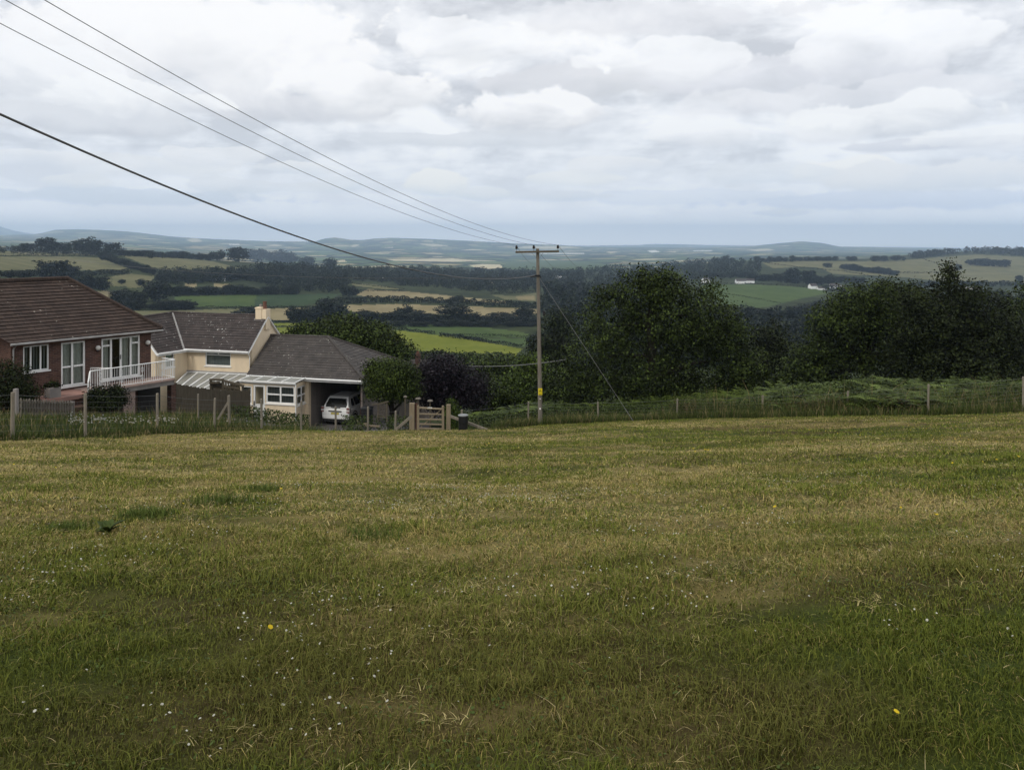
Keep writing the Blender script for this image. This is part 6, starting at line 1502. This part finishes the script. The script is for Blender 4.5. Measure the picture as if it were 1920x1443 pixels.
# right hill
row(1411, 491, 1487, 491, 8, (11, 15), (7, 12), 'tree of the left row along the right hill skyline', 'trees along the right hill skyline'); row(1490, 490, 1573, 489, 9, (10, 14), (7, 9), 'tree of the long level row on the right hill skyline', 'trees along the right hill skyline')
for px, py, w_, h_, lb in ((1593, 489, 12, 8, 'small tree at the end of the level skyline row'), (1602, 489, 11, 9, 'rounder tree at the end of the level skyline row'), (1642, 490, 16, 11, 'left tree of the lone pair on the right skyline'), (1657, 490, 15, 11, 'right tree of the lone pair on the right skyline'), (1680, 489, 18, 11, 'lone dome tree near the hilltop wood'), (1695, 489, 6, 8, 'tiny tree by the tip of the hilltop wood'), (1552, 502, 15, 9, 'single tree in the pasture below the skyline row'), (1796, 507, 13, 12, 'single round tree in the pasture under the hilltop wood'), (1362, 492, 12, 13, 'dark pointed tree on the ridge above the green field'), (1372, 493, 9, 10, 'smaller pointed tree on the ridge above the green field'), (1910, 530, 14, 14, 'hazy tree at the right edge of the pasture')): far_tree(px, py, w_, h_, lb, None)
row(1818, 497, 1885, 501, 8, (16, 22), (10, 15), 'tree of the copse on the right hillside', 'trees of the hillside copse')
row(1580, 505, 1680, 517, 14, (14, 18), (9, 13), 'tree of the strip of wood down the right pasture', 'trees of the strip wood')
row(1460, 530, 1560, 536, 9, (16, 24), (16, 30), 'tree around the right hamlet', 'trees around the right hamlet'); row(1560, 530, 1620, 532, 6, (12, 18), (10, 15), 'tree around the right hamlet', 'trees around the right hamlet'); row(1405, 528, 1460, 526, 7, (14, 20), (9, 14), 'tree around the right hamlet', 'trees around the right hamlet')
row(1320, 519, 1410, 521, 10, (14, 18), (8, 12), 'tree behind the white houses by the green field', 'trees behind the white houses')
row(1490, 590, 1660, 562, 10, (30, 44), (14, 20), 'dark valley tree at the lower edge of the green field', 'trees below the green field'); row(1330, 602, 1490, 600, 9, (34, 46), (18, 26), 'dark valley tree at the lower edge of the green field', 'trees below the green field')

def hedge(pts, hpx, label, dens=1.0, mat='leaf_far'):
    C_ = []; S = []
    for (x0, y0), (x1, y1) in zip(pts[:-1], pts[1:]):
        n = max(2, int(abs(x1 - x0) / 2.5))
        for i in range(n):
            f = i / n; q = gpt(x0 + (x1 - x0) * f, y0 + (y1 - y0) * f); k = q.y / F; m = max(5, int(hpx * 3.0 * dens)); hh = hpx * k * (0.6 + 0.75 * float(vnoise(x0 * 0.07 + i * 0.31, y0 * 0.1, 161)))
            c = rng.normal(size=(m, 3)) * np.array([1.8 * k, 2.0 * k, 0]) + np.array([q.x, q.y, q.z]); c[:, 2] += rng.random(m) ** 0.7 * hh
            C_.append(c); S.append(np.full(m, min(2.6, max(1.7, hpx * 0.4)) * k))
    C_ = np.concatenate(C_); V = leaf_quads(C_, np.concatenate(S) * rng.uniform(0.7, 1.3, len(C_)), 0.8, up=0.4)
    o = np_mesh('hedge', V, quads(len(V) // 4), M[mat], tint=np.repeat(np.clip(rng.normal(0.35, 0.2, len(V) // 4), 0, 1), 4)); tag(o, label, 'hedge')
hedge([(-60, 519), (73, 519)], 11, 'hedge above the bungalow ridge at the left edge'); hedge([(138, 518), (245, 514)], 9, 'straight hedge under the big left pasture'); hedge([(-60, 480.5), (185, 480)], 2.2, 'thin hedge line across the top of the left hill')
hedge([(180, 478), (235, 496), (292, 516)], 8, 'slanting hedge running down the left hill'); hedge([(318, 553), (560, 552)], 10, 'thick hedge along the top of the left green field'); hedge([(360, 578), (480, 578), (592, 577)], 4, 'low clipped hedge between green and straw fields above the cottage')
hedge([(604, 572), (700, 567), (800, 568), (900, 573), (1010, 579)], 11, 'long tall hedge between the two straw fields'); hedge([(720, 614), (760, 620), (816, 627)], 5.5, 'short hedge at the upper left of the bright green field'); hedge([(824, 631), (870, 636), (905, 641)], 7, 'middle stretch of hedge above the bright green field')
hedge([(903, 641), (945, 646), (980, 652)], 5.5, 'lower right stretch of hedge above the bright green field'); hedge([(848, 629), (920, 630), (998, 633)], 3.2, 'thin hedge splitting the upper green fields left of the pole'); hedge([(500, 613), (610, 612)], 3.5, 'small dark hedge between the two bright strips behind the chimney')
hedge([(500, 604), (640, 605)], 5, 'hedge behind the chimney above the bright strip'); hedge([(655, 546), (760, 547)], 3.5, 'hedge above the left end of the upper straw field'); hedge([(700, 664), (800, 666), (890, 669), (965, 671)], 8, 'hedge along the bottom of the bright green field', mat='leaf_mid')
hedge([(1428, 492), (1500, 502), (1580, 509), (1640, 519)], 1.6, 'thin hedge slanting across the right pasture'); hedge([(1640, 512), (1760, 512), (1800, 514)], 2.0, 'thin hedge across the middle of the right pasture'); hedge([(1725, 484), (1790, 505)], 1.2, 'faint fence hedge running down from the hilltop wood')
hedge([(1545, 546), (1640, 545), (1760, 535), (1960, 538)], 9, 'thick hedge at the foot of the right pasture'); hedge([(1314, 533), (1400, 532), (1480, 536), (1545, 543)], 2.2, 'low hedge along the top of the right green field'); hedge([(655, 531), (760, 543)], 2, 'thin hedge beside the narrow straw strip')
hedge([(920, 552), (1010, 548)], 4, 'hedge above the small straw field by the pole'); hedge([(1345, 549), (1400, 557), (1465, 569)], 1.2, 'faint hedge line crossing the right green field')

def woodland(poly, n, hpx, leafs, label, mat='leaf_far', lo=330):
    xs = [p[0] for p in poly]; ys = [p[1] for p in poly]; C_ = []; S = []; T = []
    m = 0
    while m < n:
        px = rng.uniform(min(xs), max(xs), 400); py = rng.uniform(min(ys), max(ys), 400); k_ = inpoly(px, py, poly)
        for a, b_ in zip(px[k_], py[k_]):
            q = gpt(a, b_, lo); k = q.y / F; h = rng.uniform(*hpx) * k; w_ = h * rng.uniform(0.42, 0.6); nl = leafs
            d = unit(nl); rad = rng.uniform(0.7, 1.05, nl)[:, None] * (0.8 + 0.4 * vnoise(d[:, 0] * 2.2 + m, d[:, 2] * 2.2 + d[:, 1], 7))[:, None]
            c = d * np.array([w_, w_, h * 0.5]) * rad + np.array([q.x, q.y, q.z + h * 0.52]); C_.append(c); S.append(np.full(nl, max(h * 0.20, 1.7 * k))); T.append(np.full(nl, np.clip(rng.normal(0.38, 0.2), 0, 1)))
            m += 1
            if m >= n: break
    C_ = np.concatenate(C_); V = leaf_quads(C_, np.concatenate(S) * rng.uniform(0.7, 1.3, len(C_)), 0.75, up=0.5)
    t = np.clip(np.concatenate(T) + rng.normal(0, 0.12, len(C_)), 0, 1)
    tag(np_mesh('woodland', V, quads(len(V) // 4), M[mat], tint=np.repeat(t, 4)), kind='stuff', label=label)
woodland([(-80, 470), (0, 469), (110, 471), (230, 476), (330, 481), (330, 485), (0, 478), (-80, 478)], 120, (8, 13), 60, 'wood along the crest of the left hill')
woodland([(300, 514), (460, 511), (480, 502), (560, 504), (640, 509), (660, 529), (640, 549), (560, 548), (470, 528), (300, 536)], 620, (10, 16), 60, 'wood filling the slope below the left ridge')
woodland([(640, 512), (760, 511), (860, 515), (1010, 517), (1090, 512), (1090, 556), (1010, 544), (965, 549), (900, 548), (800, 540), (765, 538), (700, 529), (655, 527)], 950, (9, 14), 55, 'dark wooded valley side beyond the straw fields')
woodland([(620, 505), (760, 505), (900, 509), (1085, 510), (1085, 514), (760, 512), (620, 510)], 130, (7, 11), 50, 'tree line on the far rim of the wooded valley')
woodland([(1085, 510), (1160, 505), (1250, 499), (1350, 492), (1430, 496), (1425, 518), (1310, 527), (1200, 545), (1085, 560)], 560, (8, 13), 60, 'wood covering the ridge behind the big tree')
woodland([(1703, 484), (1770, 477), (1850, 473), (1960, 475), (2200, 478), (2200, 484), (1960, 484), (1860, 477), (1800, 476), (1720, 486)], 460, (9, 13), 80, 'wood on the hilltop at the right')
woodland([(1010, 548), (1090, 556), (1200, 562), (1320, 594), (1440, 610), (1560, 596), (1700, 578), (2000, 572), (2000, 650), (1300, 720), (1080, 700), (1015, 690), (1035, 640), (1022, 600)], 460, (24, 38), 130, 'dark wooded valley floor behind the big trees')
woodland([(640, 694), (760, 682), (900, 688), (985, 690), (1000, 720), (760, 730), (640, 720)], 110, (12, 18), 90, 'thicket in the hollow below the bright green field', 'leaf_mid')

def house(px, py, wpx, hpx, label, wall='white', roof='slate2', yaw=0.0, roofk=0.45):
    q = gpt(px, py); k = q.y / F; w_ = wpx * k; h = hpx * k
    r_ = thing('farmhouse', q, label, 'house'); fr = Frame(q - Vector((0, 0, 1)), (math.cos(yaw), math.sin(yaw))); d = min(w_, 9) * 0.8; hw = h * (1 - roofk) + 1
    mb = MB(); mb.box(fr, -w_ / 2, w_ / 2, 0, hw, -d, 0)
    for s in (-1, 1): mb.prism([fr.W(s * w_ / 2 - s * 0.01, hw, 0), fr.W(s * w_ / 2 - s * 0.01, hw, -d), fr.W(s * w_ / 2 - s * 0.01, h + 1, -d / 2)], fr.a * (-0.2 * s))
    mb.build('wall', M[wall], r_)
    mb = MB(); 
    for s in (0, 1):
        e = fr.W(-w_ / 2 - 0.3, hw - 0.1, 0.3 if s == 0 else -d - 0.3); e2 = fr.W(w_ / 2 + 0.3, hw - 0.1, 0.3 if s == 0 else -d - 0.3)
        mb.prism([e, e2, fr.W(w_ / 2 + 0.3, h + 1.02, -d / 2), fr.W(-w_ / 2 - 0.3, h + 1.02, -d / 2)], (0, 0, 0.2))
    mb.build('roof', M[roof], r_)
for a in ((412, 527, 20, 9, 'white gabled farmhouse in the trees below the left ridge', 'white', 'slate2', 0.4), (717, 524, 11, 4, 'tiny pale roofed house in the middle distance wood', 'greywall', 'white', 0.1), (921, 533, 14, 7, 'pale house left of the pole in the valley village', 'cream', 'slate2', 0.2), (946, 536, 13, 6, 'second pale house left of the pole in the valley village', 'white', 'slate2', -0.3), (895, 531, 8, 4, 'small pale house at the left of the valley village', 'white', 'slate2', 0.0),
          (1053, 525, 21, 7, 'long white roofed barn in the wood right of the pole top', 'greywall', 'white', 0.0), (1028, 531, 8, 5, 'small pale house right of the pole in the wood', 'cream', 'slate2', 0.3), (1283, 527, 8, 5, 'small white house above the big tree', 'white', 'slate2', 0.1), (1326, 530, 14, 9, 'white gabled house at the left corner of the green field', 'white', 'slate2', 0.5), (1390, 532, 18, 9, 'long white house on the top edge of the green field', 'white', 'slate2', 0.1), (1407, 531, 15, 8, 'white house joined to the long one on the green field edge', 'white', 'slate', -0.2),
          (1527, 542, 14, 10, 'dark roofed white house left in the right hamlet', 'white', 'slate', 0.3), (1543, 544, 16, 6, 'low white cottage in the right hamlet', 'white', 'slate2', 0.0), (1566, 541, 18, 9, 'white house with wide gable in the right hamlet', 'white', 'slate2', -0.2), (1585, 541, 12, 6, 'small white house at the right end of the right hamlet', 'white', 'tile_brown', 0.2), (1825, 543, 26, 4, 'long low pale sheds at the foot of the right pasture', 'white', 'greywall', 0.0), (1010, 528, 7, 4, 'tiny pale house hidden behind the pole', 'white', 'slate2', 0.0), (495, 524, 8, 4, 'tiny pale house in the wood under the left ridge', 'cream', 'slate2', 0.2)):
    house(*a)
print('trees', NT[0])
